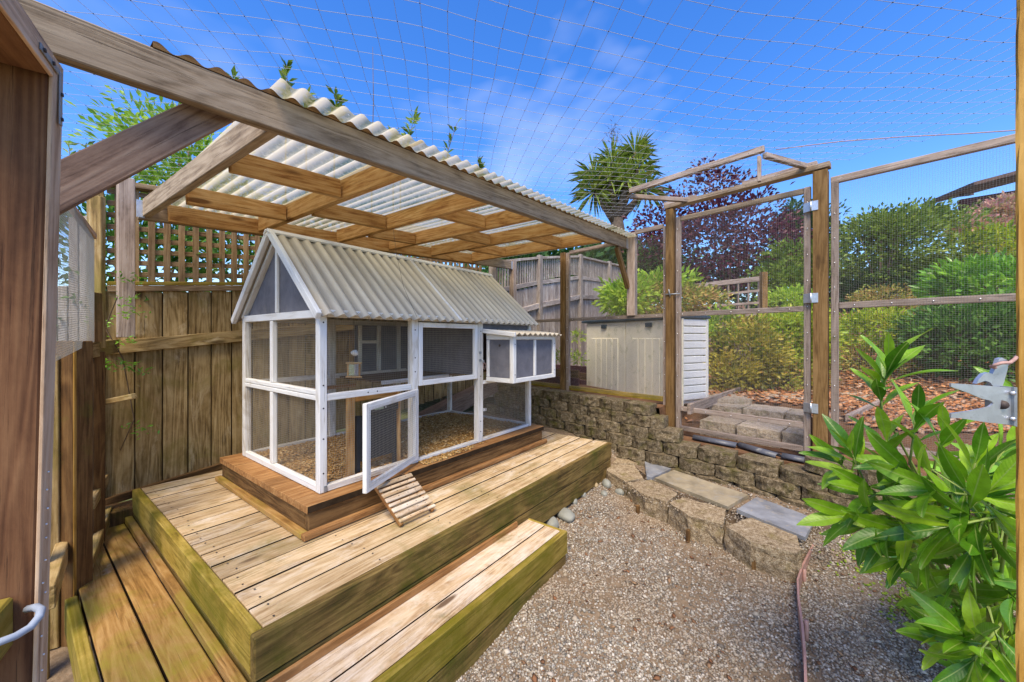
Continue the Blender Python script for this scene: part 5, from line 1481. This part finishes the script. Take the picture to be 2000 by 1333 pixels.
def plant(name, label, cat, base, lst, mat, leaf, trunk=None, group=None, bark=BARK, fold=0.25):
    """plant thing: trunk mesh plus crown made of leaf clumps; lst of clump argument tuples"""
    t_ = thing(name, base, label, cat, group)
    Vs, Fs, n0 = [], [], 0
    for args in lst:
        p, d = clumps(*args)
        v, f = leaves_np(p, d, leaf[0], leaf[1], fold)
        Vs.append(v); Fs.append(f + n0); n0 += len(v)
    add('crown', mesh_np('crown', np.concatenate(Vs), np.concatenate(Fs)), mat, t_)
    if trunk is None:
        c = Vector(lst[0][0]); b = Vector(base)
        trunk = [[b, b.lerp(c, 0.5) + Vector((0.03, 0.02, 0)), c]] + [[b.lerp(c, 0.4), c + Vector((random.uniform(-1, 1) * lst[0][1][0] * 0.5, random.uniform(-1, 1) * lst[0][1][1] * 0.5, lst[0][1][2] * 0.3))] for _ in range(4)]
        rr_ = [[0.035, 0.025, 0.012]] + [[0.02, 0.008]] * 4
    else:
        trunk, rr_ = trunk
    add('trunk', tube_mesh(trunk, rr_, 6), bark, t_)
    return t_

def ell(px, py, d, wpx, hpx, depth):
    """centre and radii of an ellipsoid that covers wpx by hpx photo pixels at distance d"""
    c = at_d(px, py, d)
    rx, rz = wpx / 2 * d / FPX, hpx / 2 * d / FPX
    return (c.x, c.y, c.z), (rx * 0.7 + depth * 0.3, rx * 0.7 + depth * 0.3, rz)
def base_under(c, z=0.6): return (c[0], c[1], z)

# laurel hedge behind the board fence, several plants
for i in range(6):
    x = 0.1 + 0.85 * i
    lb = ['dark laurel shrub behind the lattice by the corner post', 'laurel shrub behind the lattice left of the coop roof', 'laurel shrub behind the lattice above the coop ridge', 'laurel shrub behind the shelter ledger', 'laurel shrub behind the middle of the shelter', 'laurel shrub behind the right end of the shelter'][i]
    plant('laurel_shrub', lb, 'shrub', (x, 2.95, 0.2), [((x, 2.9, 1.75), (0.62, 0.42, 0.95), 80, 26, 0.11)], G_HEDGE, (0.085, 0.036), group='laurels behind the fence')
# tall shoots above the roof
SHO = [(560, 128, 250, 'leafy shoot standing tallest above the left end of the roof', 1, 0.55), (455, 150, 230, 'short leafy shoot above the beam near the roof edge', 1, 0.25), (655, 185, 265, 'reddish leafy shoot above the roof sheets', 1, 0.35),
       (728, 92, 300, 'tall bare twig rising above the roof sheets', 0, 0.8), (812, 225, 315, 'arching leafy shoot bending right above the roof', 1, 0.5), (893, 240, 330, 'bare arching twig with a few leaves above the roof', 0.4, 0.5), (600, 180, 250, 'small thin shoot between two larger shoots', 0.6, 0.2), (770, 255, 300, 'broad leafed tuft above the roof sheets', 1.5, 0.18), (935, 318, 350, 'small sprig above the roof near its middle', 1, 0.15)]
for i, (x, y, yb, lb, dens, hh) in enumerate(SHO):
    d = 3.95 + 0.13 * i + (0.6 if x > 700 else 0)
    top = at_d(x, y, d); bot = at_d(x - (30 if 'arch' in lb else 2) , yb + 30, d)
    mid = bot.lerp(top, 0.55) + RGT * (-0.03 if 'arch' in lb else 0.015)
    root = Vector((bot.x, bot.y, 1.6))
    t_ = thing('hedge_shoot', root, lb, 'shoot', 'shoots above the roof')
    add('stem', tube_mesh([[root, bot, mid, top]], [[0.010, 0.007, 0.005, 0.0025]], 5), TWIG, t_)
    nlv = int(60 * dens)
    if nlv:
        s = 0.25 + 0.75 * rng.random(nlv)
        ps, ds = [], []
        for q in s:
            p = bot.lerp(mid, q / 0.55) if q < 0.55 else mid.lerp(top, (q - 0.55) / 0.45)
            a = rng.uniform(0, 6.28)
            ps.append(p); ds.append((math.cos(a), math.sin(a), 0.9))
        v, f = leaves_np(np.array(ps), np.array(ds), 0.12, 0.045)
        add('leaves', mesh_np('leaves', v, f), G_OLIVE, t_)
# light green tree at the left behind the fence
c1 = at_d(350, 300, 3.9)
plant('leafy_tree', 'bright green leafy tree behind the fence and diagonal brace', 'tree', (c1.x, c1.y, 0.2),
      [((c1.x, c1.y, c1.z - 0.05), (0.50, 0.42, 0.40), 60, 26, 0.12), ((c1.x + 0.25, c1.y + 0.1, c1.z - 0.5), (0.7, 0.4, 0.5), 60, 24, 0.13), tuple([tuple(at_d(285, 212, 3.8)), (0.22, 0.1, 0.08), 7, 8, 0.05]), tuple([tuple(at_d(330, 222, 3.85)), (0.16, 0.1, 0.14), 8, 9, 0.05])], G_BRIGHT, (0.085, 0.03))
for (x, y), lb in (((135, 283), 'tiny leaf sprig against the sky beside the door frame'), ((168, 285), 'tiny dry sprig just above the diagonal brace')):
    d = 3.3; top = at_d(x, y, d)
    root = Vector((top.x + 0.06, top.y + 0.1, 1.9))
    t_ = thing('leaf_sprig', root, lb, 'sprig', 'tiny sprigs by the brace')
    add('stem', tube_mesh([[root, top]], [[0.005, 0.002]], 4), TWIG, t_)
    v, f = leaves_np(np.array([top + Vector((0, 0, -0.02 * k)) for k in range(7)]), np.array([(math.cos(k * 2.3), math.sin(k * 2.3), 0.8) for k in range(7)]), 0.07, 0.025)
    add('leaves', mesh_np('leaves', v, f), G_OLIVE, t_)
# fern-like creeper on the fence corner
cr = thing('creeper', (0.0, 2.15, 0.4), 'thin green feathery creeper growing up the board fence corner', 'creeper')
cpts = [at_d(235, 880, 2.42), at_d(262, 820, 2.42), at_d(240, 700, 2.42), at_d(205, 640, 2.3), at_d(238, 560, 2.42), at_d(262, 545, 2.42)]
add('stem', tube_mesh([cpts], 0.003, 5), TWIG, cr)
ps, ds = [], []
for (x, y) in ((245, 590), (255, 548), (240, 668), (235, 712), (265, 722), (272, 840), (195, 630), (258, 612), (215, 715)):
    for k in range(26):
        ps.append(at_d(x + rng.normal(0, 16), y + rng.normal(0, 6), 2.36 + rng.uniform(-0.04, 0.06))); a = rng.uniform(0, 6.28); ds.append((math.cos(a), -0.4, 0.4))
v, f = leaves_np(np.array(ps), np.array(ds), 0.030, 0.010)
add('leaves', mesh_np('leaves', v, f), G_RHODO, cr)

# cabbage palm
pc = at_d(1207, 360, 13.0)
palm = thing('cabbage_palm', at_d(1205, 640, 13.0), 'multi-headed palm tree with spiky sword leaves beyond the fence', 'palm tree')
fork = at_d(1203, 418, 13.0)
heads = [at_d(x, y, 13.0 + dd) for x, y, dd in ((1196, 318, 0), (1247, 330, 0.3), (1160, 345, 0.2), (1160, 375, -0.2), (1225, 352, -0.5), (1262, 372, 0.1), (1192, 352, -0.4), (1240, 300, 0.5))]
trk = [[at_d(1206, 640, 13.0), at_d(1207, 450, 13.0), fork]] + [[fork - Vector((0, 0, 0.3)), fork.lerp(h, 0.55) + Vector((0, 0, -0.12)), h] for h in heads]
add('trunk', tube_mesh(trk, [[0.26, 0.24, 0.20]] + [[0.16, 0.11, 0.07]] * len(heads), 8), BARK, palm)
Vs, Fs, n0 = [], [], 0
for h in heads:
    for k in range(72):
        a = rng.uniform(0, 6.283); el = rng.uniform(-0.9, 1.35)
        d = Vector((math.cos(a) * math.cos(el), math.sin(a) * math.cos(el), math.sin(el)))
        L = rng.uniform(0.75, 1.05); s = d.cross(Vector((0, 0, 1))).normalized() * 0.030
        tip = h + d * L + Vector((0, 0, -0.22 * L * math.cos(el))); m = h + d * (L * 0.5) + Vector((0, 0, 0.02))
        Vs += [h, m + s, tip, m - s]; Fs += [(n0, n0 + 1, n0 + 2), (n0, n0 + 2, n0 + 3)]; n0 += 4
add('crown', mesh_np('crown', np.array([tuple(v) for v in Vs]), np.array(Fs)), G_PALM, palm)
top = at_d(1197, 268, 13.0); ps, ds = [], []
for k in range(110):
    ps.append(top + Vector((rng.normal(0, 0.12), rng.normal(0, 0.12), rng.normal(0, 0.22)))); ds.append(tuple(rng.normal(0, 1, 3)))
v, f = leaves_np(np.array(ps), np.array(ds), 0.16, 0.02)
tag(add('flower_plume', mesh_np('plume', v, f), BARK, palm), kind='stuff')

# maroon tree
def pel(px, py, d, w, h, dep=0.6, n=40, per=26, cr_=0.16, shell=0.72):
    c, r = ell(px, py, d, w, h, dep); return (c, r, n, per, cr_, shell)
b0 = at_d(1420, 640, 10.5)
plant('maroon_tree', 'dark maroon leaved ornamental tree behind the gate', 'tree', tuple(b0),
      [pel(1430, 480, 10.5, 250, 190, 1.0, 120, 26, 0.24), pel(1340, 470, 10.5, 180, 170, 0.8, 70, 26, 0.22), pel(1375, 395, 10.8, 150, 120, 0.8, 40, 22, 0.2), pel(1500, 490, 10.3, 120, 110, 0.8, 50, 24, 0.2), pel(1290, 440, 10.6, 110, 70, 0.6, 26, 20, 0.18), pel(1440, 375, 10.8, 160, 60, 0.5, 22, 12, 0.16), pel(1380, 335, 10.8, 30, 50, 0.3, 8, 12, 0.12), pel(1280, 500, 10.6, 100, 100, 0.6, 40, 22, 0.2)],
      G_RED, (0.12, 0.07))
# evergreens and shrubs
def shrub(name, lb, els, mat, leaf, z=0.7, grp='garden shrubs beyond the fence', cat='shrub'):
    c = els[0][0]
    return plant(name, lb, cat, (c[0], c[1], max(0.6, z)), els, mat, leaf, group=grp)
shrub('conifer', 'dark green conical evergreen behind the gate hinge post', [pel(1565, 470, 13, 75, 130, 0.5, 90, 30, 0.22), pel(1555, 420, 13, 40, 60, 0.3, 24, 26, 0.14), pel(1610, 460, 13.4, 60, 110, 0.5, 50, 26, 0.2)], G_DARK, (0.15, 0.07), 2, cat='tree')
shrub('layered_shrub', 'olive green layered shrub below the conical evergreen', [pel(1560, 520, 9.0, 110, 80, 0.5, 60, 40, 0.15, 0.8), pel(1520, 545, 8.8, 80, 50, 0.4, 30, 36, 0.13, 0.8)], G_OLIVE, (0.10, 0.05), 1.2)
shrub('low_green_shrub', 'low fresh green shrub beside the trellis post', [pel(1545, 590, 7.6, 95, 44, 0.4, 50, 34, 0.10, 0.8)], G_FRESH, (0.08, 0.035), 0.9)
shrub('big_olive_shrub', 'large olive green layered shrub right of the gate', [pel(1720, 485, 9.2, 150, 130, 0.8, 95, 44, 0.17, 0.85), pel(1815, 475, 9.2, 140, 120, 0.8, 80, 44, 0.17, 0.85), pel(1765, 440, 9.4, 120, 60, 0.6, 36, 40, 0.15, 0.85)], G_OLIVE, (0.105, 0.055), 1.5)
shrub('yellow_olive_shrub', 'yellowish olive shrub between the large shrub and the golden post', [pel(1930, 500, 9.0, 130, 100, 0.8, 75, 40, 0.16, 0.85)], G_GOLD, (0.10, 0.05), 1.5)
shrub('dark_understorey_shrub', 'dark shaded shrub under the large olive shrub', [pel(1740, 568, 9.3, 190, 50, 0.6, 60, 30, 0.14), pel(1850, 565, 9.3, 150, 50, 0.6, 44, 30, 0.14)], G_DARK, (0.11, 0.05), 1.2)
shrub('pink_rhododendron', 'pink flowering shrub below the house eave', [pel(1955, 430, 9.8, 110, 56, 0.6, 60, 36, 0.13, 0.8), pel(1905, 448, 9.7, 60, 30, 0.4, 24, 30, 0.11), pel(1990, 408, 9.9, 70, 56, 0.5, 34, 32, 0.13, 0.8)], G_PINK, (0.10, 0.07), 2.4)
shrub('bright_rhododendron', 'bright glossy green shrub beside the golden post', [pel(1925, 560, 6.0, 150, 90, 0.5, 70, 26, 0.11, 0.8), pel(1985, 575, 5.8, 110, 120, 0.5, 50, 26, 0.11, 0.8)], G_RHODO, (0.15, 0.055), 0.9)
shrub('dark_leafed_shrub', 'dark green shrub low behind the mesh near the golden post', [pel(1900, 675, 4.9, 150, 140, 0.4, 110, 34, 0.085, 0.8), pel(1960, 650, 4.8, 100, 130, 0.4, 60, 32, 0.085, 0.8), pel(1830, 650, 5.1, 70, 90, 0.3, 36, 30, 0.08, 0.8)], G_HEDGE, (0.085, 0.038), 0.6)
shrub('round_heather_mound', 'low brownish rounded shrub beyond the mid rail', [pel(1722, 582, 7.4, 84, 36, 0.4, 50, 34, 0.07, 0.85)], G_MIX, (0.05, 0.025), 0.9)
shrub('flat_heather_mound', 'flatter brownish shrub beyond the mid rail, right of the rounded one', [pel(1835, 588, 7.2, 100, 28, 0.4, 46, 34, 0.07, 0.85)], G_MIX, (0.05, 0.025), 0.9)
shrub('yellow_green_hedge', 'yellow-green low hedge right of the gate post', [pel(1720, 645, 5.9, 140, 66, 0.5, 80, 36, 0.085, 0.85), pel(1785, 655, 5.8, 70, 56, 0.4, 34, 34, 0.08, 0.85)], G_GOLD, (0.07, 0.034), 0.6)
shrub('twiggy_shrub', 'reddish twiggy shrub below the yellow-green hedge', [pel(1720, 705, 5.7, 150, 60, 0.4, 60, 26, 0.08), pel(1800, 715, 5.5, 80, 60, 0.3, 30, 24, 0.08)], G_MIX, (0.06, 0.026), 0.6)
shrub('golden_hedge', 'golden green rounded hedge seen through the gate', [pel(1525, 665, 5.5, 150, 105, 0.5, 120, 38, 0.085, 0.85), pel(1580, 660, 5.7, 70, 100, 0.4, 50, 36, 0.085, 0.85)], G_GOLD, (0.068, 0.034), 0.6)
shrub('bronze_shrub', 'bronze-tinted shrub bulging left of the golden hedge', [pel(1455, 690, 5.2, 110, 130, 0.4, 90, 36, 0.08, 0.85), pel(1425, 735, 5.0, 60, 80, 0.3, 30, 32, 0.075, 0.85)], G_BRONZE, (0.062, 0.030), 0.6)
shrub('reddish_shrub', 'low dark reddish-brown shrub before the golden hedge behind the gate', [pel(1525, 735, 5.3, 150, 60, 0.35, 70, 32, 0.075, 0.8), pel(1590, 715, 5.45, 60, 50, 0.3, 26, 30, 0.07, 0.8)], G_MIX, (0.058, 0.028), 0.6)
shrub('clipped_shrub', 'clipped shrub with reddish tips behind the shed lid', [pel(1290, 585, 6.4, 170, 60, 0.6, 120, 26, 0.09), pel(1375, 590, 6.4, 60, 50, 0.4, 30, 24, 0.08)], G_MIX, (0.06, 0.03), 0.6)
shrub('fresh_green_shrub', 'fresh green broad leaved shrub behind the shelter post', [pel(1225, 580, 6.1, 70, 60, 0.4, 50, 22, 0.09), pel(1290, 555, 6.6, 120, 26, 0.4, 34, 22, 0.09)], G_FRESH, (0.12, 0.045), 0.6)
shrub('small_green_shrub', 'small green shrub at the right side of the shed', [pel(1405, 640, 5.4, 40, 60, 0.3, 34, 24, 0.07)], G_FRESH, (0.07, 0.03), 0.6)
shrub('tree_behind_fence', 'dark green tree between far fence and shelter post', [pel(1160, 495, 11, 60, 26, 0.4, 22, 20, 0.16), pel(1250, 520, 11, 90, 70, 0.7, 60, 24, 0.2)], G_HEDGE, (0.12, 0.06), 1.5, cat='tree')
shrub('planter_herbs', 'small bright leaves growing in the planter beside the shed', [pel(1082, 697, 5.3, 24, 18, 0.15, 10, 14, 0.04), pel(1128, 700, 5.7, 24, 18, 0.15, 10, 14, 0.04), pel(1128, 660, 6.3, 20, 20, 0.15, 10, 12, 0.04)], G_FRESH, (0.05, 0.022), 0.9)

Vs, Fs, n0 = [], [], 0
for (x, y, d, w, h) in [(1240 + 75 * k, 545 + 20 * (k % 2), 14.5 + 0.7 * (k % 3), 150, 150) for k in range(11)] + [(1010 + 45 * k, 530, 9.5 + 0.4 * k, 90, 70) for k in range(6)]:
    c, r = ell(x, y, d, w, h, 1.0)
    p, dd = clumps(c, r, 46, 26, 0.30, 0.2)
    v, f = leaves_np(p, dd, 0.22, 0.12); Vs.append(v); Fs.append(f + n0); n0 += len(v)
o = add('treeline', mesh_np('treeline', np.concatenate(Vs), np.concatenate(Fs)), G_DARK)
tag(o, 'dark mass of distant garden trees closing the view', 'trees', None, 'stuff')

# trellis panel beyond the gate
trl = thing('trellis_panel', at_d(1420, 640, 7.4), 'weathered square wooden trellis panel with brown end post', 'trellis')
ta, tb = at_d(1335, 560, 7.9), at_d(1482, 540, 6.9)
zt0 = ta.z; ta.z = tb.z = 0
tdir = (tb - ta).normalized(); tl = (tb - ta).length
for k in range(9):
    q = ta + tdir * (tl * k / 8)
    board('slat', trl, Vector((q.x, q.y, 1.0)), Vector((q.x, q.y, 2.40)), 0.045, 0.02, W_RAIL, RGT)
for k in range(7):
    z = 1.1 + 0.215 * k
    board('slat', trl, Vector((ta.x, ta.y, z)) - FWD * 0.022, Vector((tb.x, tb.y, z + 0.02)) - FWD * 0.022, 0.02, 0.045 if k < 6 else 0.09, W_RAIL)
q = tb + tdir * 0.07
board('post', trl, Vector((q.x, q.y, 0.6)), Vector((q.x, q.y, 2.52)), 0.10, 0.10, W_POST, FWD)

# house corner on the hill
hse = thing('house', at_d(1960, 420, 16), 'dark maroon house with projecting eave on the hilltop', 'house')
e0 = at_d(1850, 381, 16); e1 = at_d(2060, 326, 15.2)
board('roof', hse, e0, e1, 2.4, 0.13, HOUSE_R)
w0 = at_d(1893, 420, 16.0); w1 = at_d(2080, 420, 15.6)
board('wall', hse, Vector((w0.x, w0.y, 4.55)), Vector((w1.x, w1.y, 5.05)), 0.2, 5.2, HOUSE_W)
board('beam_end', hse, at_d(1878, 380, 16.2), at_d(1898, 378, 17.2), 0.12, 0.18, HOUSE_R)
board('beam_end', hse, at_d(1930, 362, 16.2), at_d(1944, 360, 17.2), 0.12, 0.18, W_FAR)

# ------------------------------------------------------------------ net over the run
net = thing('bird_net', (1.4, 0.0, 2.6), 'fine square bird netting with dark knots stretched over the whole run', 'netting')
na = Vector((0.685, 0.728, 0)).normalized(); nbv = Vector((-na.y, na.x, 0))
def net_z(p):
    s = 0.17 * math.exp(-((p.x - 1.7) ** 2 + (p.y + 1.2) ** 2) / 1.8)
    return 2.74 - s + 0.02 * mnoise.noise(Vector((p.x * 1.3, p.y * 1.3, 0)))
def inside(p): return -2.2 < p.x < fence_u(p.y) + 0.05 and -3.4 < p.y < 3.3
cell = 0.108
V_, F_, K_ = [], [], []
NR = 62
tri = [(0.0, 1.0), (0.87, -0.5), (-0.87, -0.5)]
P_ = {}
for i in range(-NR, NR + 1):
    for j in range(-NR, NR + 1):
        p = Vector((1.0, 0, 0)) + na * (i * cell) + nbv * (j * cell)
        p += Vector((mnoise.noise(Vector((i * 0.23, j * 0.23, 1))), mnoise.noise(Vector((i * 0.23, j * 0.23, 5))), 0)) * 0.03
        if inside(p):
            p.z = net_z(p); P_[(i, j)] = p; K_.append(p)
nr = 0.001
for (i, j), p in P_.items():
    for di, dj in ((1, 0), (0, 1)):
        q = P_.get((i + di, j + dj))
        if q is None: continue
        d = (q - p).normalized(); e1 = d.cross(Vector((0, 0, 1))).normalized(); e2 = e1.cross(d)
        n0 = len(V_)
        for r_ in (p, q):
            for c, s in tri: V_.append(r_ + e1 * (c * nr) + e2 * (s * nr))
        for k in range(3): F_.append((n0 + k, n0 + (k + 1) % 3, n0 + 3 + (k + 1) % 3, n0 + 3 + k))
o = add('strands', mesh_np('net', np.array([tuple(v) for v in V_]), np.array(F_)), NETM, net); tag(o, kind='stuff')
kb = np.array([(1, 0, 0), (0, 1, 0), (-1, 0, 0), (0, -1, 0), (0, 0, 1), (0, 0, -1)], float) * 0.0032
kv = (np.array([tuple(p) for p in K_])[:, None, :] + kb[None]).reshape(-1, 3)
kf = np.array([(0, 1, 4), (1, 2, 4), (2, 3, 4), (3, 0, 4), (1, 0, 5), (2, 1, 5), (3, 2, 5), (0, 3, 5)])
kf = (kf[None] + (np.arange(len(K_)) * 6)[:, None, None]).reshape(-1, 3)
add('seam_cord', tube_mesh([[at_d(1515, 293, 3.05), at_d(1575, 285, 2.95), at_d(1640, 277, 2.85), at_d(1760, 268, 2.7), at_d(1880, 262, 2.55), at_d(2000, 254, 2.4)]], 0.0035, 5), ROPE_R, net)
o = add('knots', mesh_np('knots', kv, kf), KNOT, net); tag(o, kind='stuff')

# ------------------------------------------------------------------ large leaved shrub in the right foreground
def big_leaf(seed, curl=0.15, wav=0.02):
    """one rhododendron leaf along +X, length 1, folded at the midrib and curled"""
    rs = random.Random(seed)
    n_ = 12; V_, F_ = [], []
    for i in range(n_ + 1):
        s = 1 - (1 - i / n_) ** 1.25
        w = 0.128 * math.sin(math.pi * min(1.0, max(0.0, s)) ** 1.05) ** 0.8 if 0 < s < 1 else 0.010
        if s < 0.15: w = 0.010 + 0.03 * s / 0.15
        elif s < 0.32: w *= 0.45 + 0.55 * (s - 0.15) / 0.17
        z = -curl * s * s + 0.02 * math.sin(3 * s)
        for k, a in enumerate((-1, -0.5, 0, 0.5, 1)):
            V_.append((s, a * w, z + abs(a) * w * 0.28 + wav * math.sin(9 * s + k + seed) * abs(a)))
    for i in range(n_):
        for k in range(4): F_.append((i * 5 + k, i * 5 + k + 1, i * 5 + 6 + k, i * 5 + 5 + k))
    return mesh_py('leaf', V_, F_, True)

def big_leaf_mat():
    t = NT('rhododendron_leaf')
    tc = t.n('ShaderNodeTexCoord'); oi = t.n('ShaderNodeObjectInfo')
    sp_n = t.n('ShaderNodeSeparateXYZ'); t.l(tc.outputs['Object'], sp_n.inputs[0])
    ay = t.math('ABSOLUTE', sp_n.outputs[1])
    rib = t.rng(ay, 0.004, 0.012, 1, 0)
    vein = t.math('SINE', t.math('MULTIPLY', t.math('SUBTRACT', sp_n.outputs[0], t.math('MULTIPLY', ay, 0.9)), 85.0))
    c = t.ramp(oi.outputs['Random'], [(0.0, (0.055, 0.17, 0.008)), (0.35, (0.13, 0.30, 0.012)), (0.7, (0.23, 0.43, 0.016)), (1.0, (0.35, 0.54, 0.03))])
    nn = t.noise(tc.outputs['Object'], 5, 4, 0.6)
    hv = t.n('ShaderNodeHueSaturation'); t.l(t.rng(nn, 0.3, 0.7, 0.75, 1.2), hv.inputs['Value']); t.l(c, hv.inputs['Color'])
    c = t.mix(t.math('MULTIPLY', rib, 0.6), hv.outputs['Color'], (0.36, 0.46, 0.12))
    c = t.mix(t.rng(vein, 0.80, 1.0, 0, 0.07), c, (0.30, 0.42, 0.10))
    b = t.principled(c, 0.36, 0.45, 0, t.bump(vein, 0.05, 0.02))
    tr = t.n('ShaderNodeBsdfTranslucent'); t.l(c, tr.inputs['Color'])
    mx = t.n('ShaderNodeMixShader'); mx.inputs[0].default_value = 0.30
    t.l(b.outputs[0], mx.inputs[1]); t.l(tr.outputs[0], mx.inputs[2])
    return t.done(mx.outputs[0])
RL = big_leaf_mat()
LV = [big_leaf(s, c_, w_) for s, c_, w_ in ((1, 0.05, 0.008), (2, 0.16, 0.012), (3, 0.28, 0.010), (4, -0.06, 0.010), (5, 0.22, 0.022))]
for m in LV: m.materials.append(RL)
rho = thing('broad_leaved_shrub', at_z(1930, 1500, 0.0), 'bright green broad leaved shrub in the right foreground', 'shrub')
crown_root = at_d(1985, 1290, 1.45)
# shoots: tip pixel, distance, direction in the picture (dx, dy), leaf length, count
SHT = [((1735, 715), 1.40, (-0.05, -1.0), 0.165, 9), ((1718, 760), 1.42, (-0.3, -0.9), 0.140, 6), ((1660, 880), 1.30, (-0.5, -0.8), 0.140, 9),
       ((1790, 815), 1.30, (0.1, -1.0), 0.150, 7), ((1840, 850), 1.22, (0.0, -1.0), 0.140, 7), ((1905, 905), 1.12, (0.3, -1.0), 0.150, 8), ((1960, 880), 1.15, (0.5, -0.9), 0.150, 7),
       ((1700, 960), 1.25, (-0.9, -0.3), 0.160, 9), ((1770, 920), 1.20, (-0.7, -0.3), 0.165, 8), ((1830, 960), 1.10, (-0.9, -0.1), 0.165, 8), ((1660, 1010), 1.20, (-1.0, -0.1), 0.150, 9),
       ((1740, 1035), 1.15, (-1.0, 0.1), 0.155, 9), ((1850, 1030), 1.05, (-0.9, 0.25), 0.160, 9), ((1900, 1070), 1.05, (-0.4, 0.6), 0.150, 9), ((1760, 1090), 1.15, (-1.0, 0.2), 0.140, 8),
       ((1930, 960), 1.05, (0.2, -0.6), 0.155, 8), ((1965, 1010), 1.02, (0.3, 0.3), 0.150, 8), ((1880, 1240), 1.10, (-0.9, -0.6), 0.150, 9), ((1840, 1250), 1.15, (-1.0, -0.2), 0.140, 7),
       ((1900, 1290), 1.05, (-0.8, 0.4), 0.140, 8), ((1960, 1180), 1.15, (-0.5, 0.5), 0.150, 8), ((1965, 1310), 1.05, (0.1, 0.8), 0.150, 7), ((1945, 1110), 1.2, (-0.4, 0.8), 0.150, 8), ((1800, 1000), 1.28, (-0.8, -0.2), 0.15, 8), ((1880, 980), 1.25, (-0.3, -0.5), 0.15, 8), ((1980, 760), 1.30, (-0.6, -0.8), 0.13, 5), ((1985, 930), 1.2, (-0.5, -0.5), 0.15, 8), ((1990, 1080), 1.3, (-0.6, 0.3), 0.16, 9), ((1990, 1230), 1.3, (-0.7, 0.2), 0.16, 9), ((1640, 905), 1.36, (-0.8, -0.6), 0.15, 6), ((1690, 1030), 1.3, (-1.0, 0.0), 0.15, 7), ((1800, 1065), 1.22, (-0.7, 0.4), 0.15, 7), ((1730, 860), 1.38, (0.0, -1.0), 0.15, 6), ((1870, 1120), 1.2, (-0.6, 0.6), 0.15, 7), ((1930, 1020), 1.15, (-0.2, -0.3), 0.16, 7)]
rs = random.Random(3)
for (x, y), d, (dx, dy), ll, cnt in SHT:
    tip = at_d(x, y, d)
    ax = (RGT * dx + Vector((0, 0, -dy)) + FWD * rs.uniform(-0.35, 0.1)).normalized()
    root = crown_root.lerp(tip, 0.12) + Vector((rs.uniform(-0.08, 0.08), rs.uniform(-0.08, 0.08), 0))
    m1 = tip - ax * 0.16
    add('stem', tube_mesh([[root, root.lerp(m1, 0.6) - Vector((0, 0, 0.02)), m1, tip]], [[0.007, 0.005, 0.004, 0.0028]], 5), STEMG, rho)
    e1 = ax.cross(Vector((0.3, 0.5, 0.8))).normalized(); e2 = ax.cross(e1)
    for k in range(cnt):
        a = 2.4 * k + rs.uniform(-0.3, 0.3)
        back = k / cnt
        open_ = 0.26 + 0.72 * back + rs.uniform(-0.1, 0.15)
        rad = e1 * math.cos(a) + e2 * math.sin(a)
        dirv = (ax * math.cos(open_) + rad * math.sin(open_)).normalized()
        base = tip - ax * (0.11 * back)
        up_ = (ax - dirv * ax.dot(dirv)).normalized()          # upper side faces the shoot tip
        up_ = (up_ + Vector((0, 0, 0.5)) - dirv * 0.5 * dirv.z).normalized()
        yv = up_.cross(dirv).normalized(); zv = dirv.cross(yv)
        sc = ll * (0.62 + 0.45 * math.sin(math.pi * (0.25 + 0.6 * back))) * rs.uniform(0.85, 1.1)
        m = Matrix((dirv * sc, yv * sc * rs.uniform(0.9, 1.15), zv * sc)).transposed().to_4x4(); m.translation = base
        add('leaf', LV[rs.randrange(5)], RL, rho, m)
# darker inner foliage of the same shrub
ps, ds = [], []
for i in range(520):
    x = rng.uniform(1780, 2060); y = rng.uniform(900, 1400); d = rng.uniform(1.32, 1.85)
    if x < 1780 + (abs(y - 1100) * 0.35): continue
    a = rng.uniform(0, 6.28); ps.append(tuple(at_d(x, y, d))); ds.append((math.cos(a), math.sin(a), 0.25))
v, f = leaves_np(np.array(ps), np.array(ds), 0.13, 0.045, 0.2, 0.25)
o = add('inner_foliage', mesh_np('inner_foliage', v, f), G_RHODO, rho); tag(o, kind='stuff')
# moss under the shrub
pts = []
for i in range(2600):
    x = rng.normal(1735, 45); y = rng.normal(1085, 22)
    if rng.random() < 0.35: x = rng.normal(1800, 30); y = rng.normal(1160, 20)
    p = at_z(x, y, 0.01); pts.append((p.x, p.y, gravel_z(p.x, p.y) + 0.006))
MOSSB = island_mat('green_moss', [(0.10, 0.17, 0.012), (0.20, 0.29, 0.02), (0.30, 0.37, 0.04), (0.14, 0.19, 0.02)])
g = scatter_bits('moss_patch', pts, 0.009, MOSSB, flat=0.6, label='bright green moss patch on the gravel under the shrub')
tag(g, cat='moss')
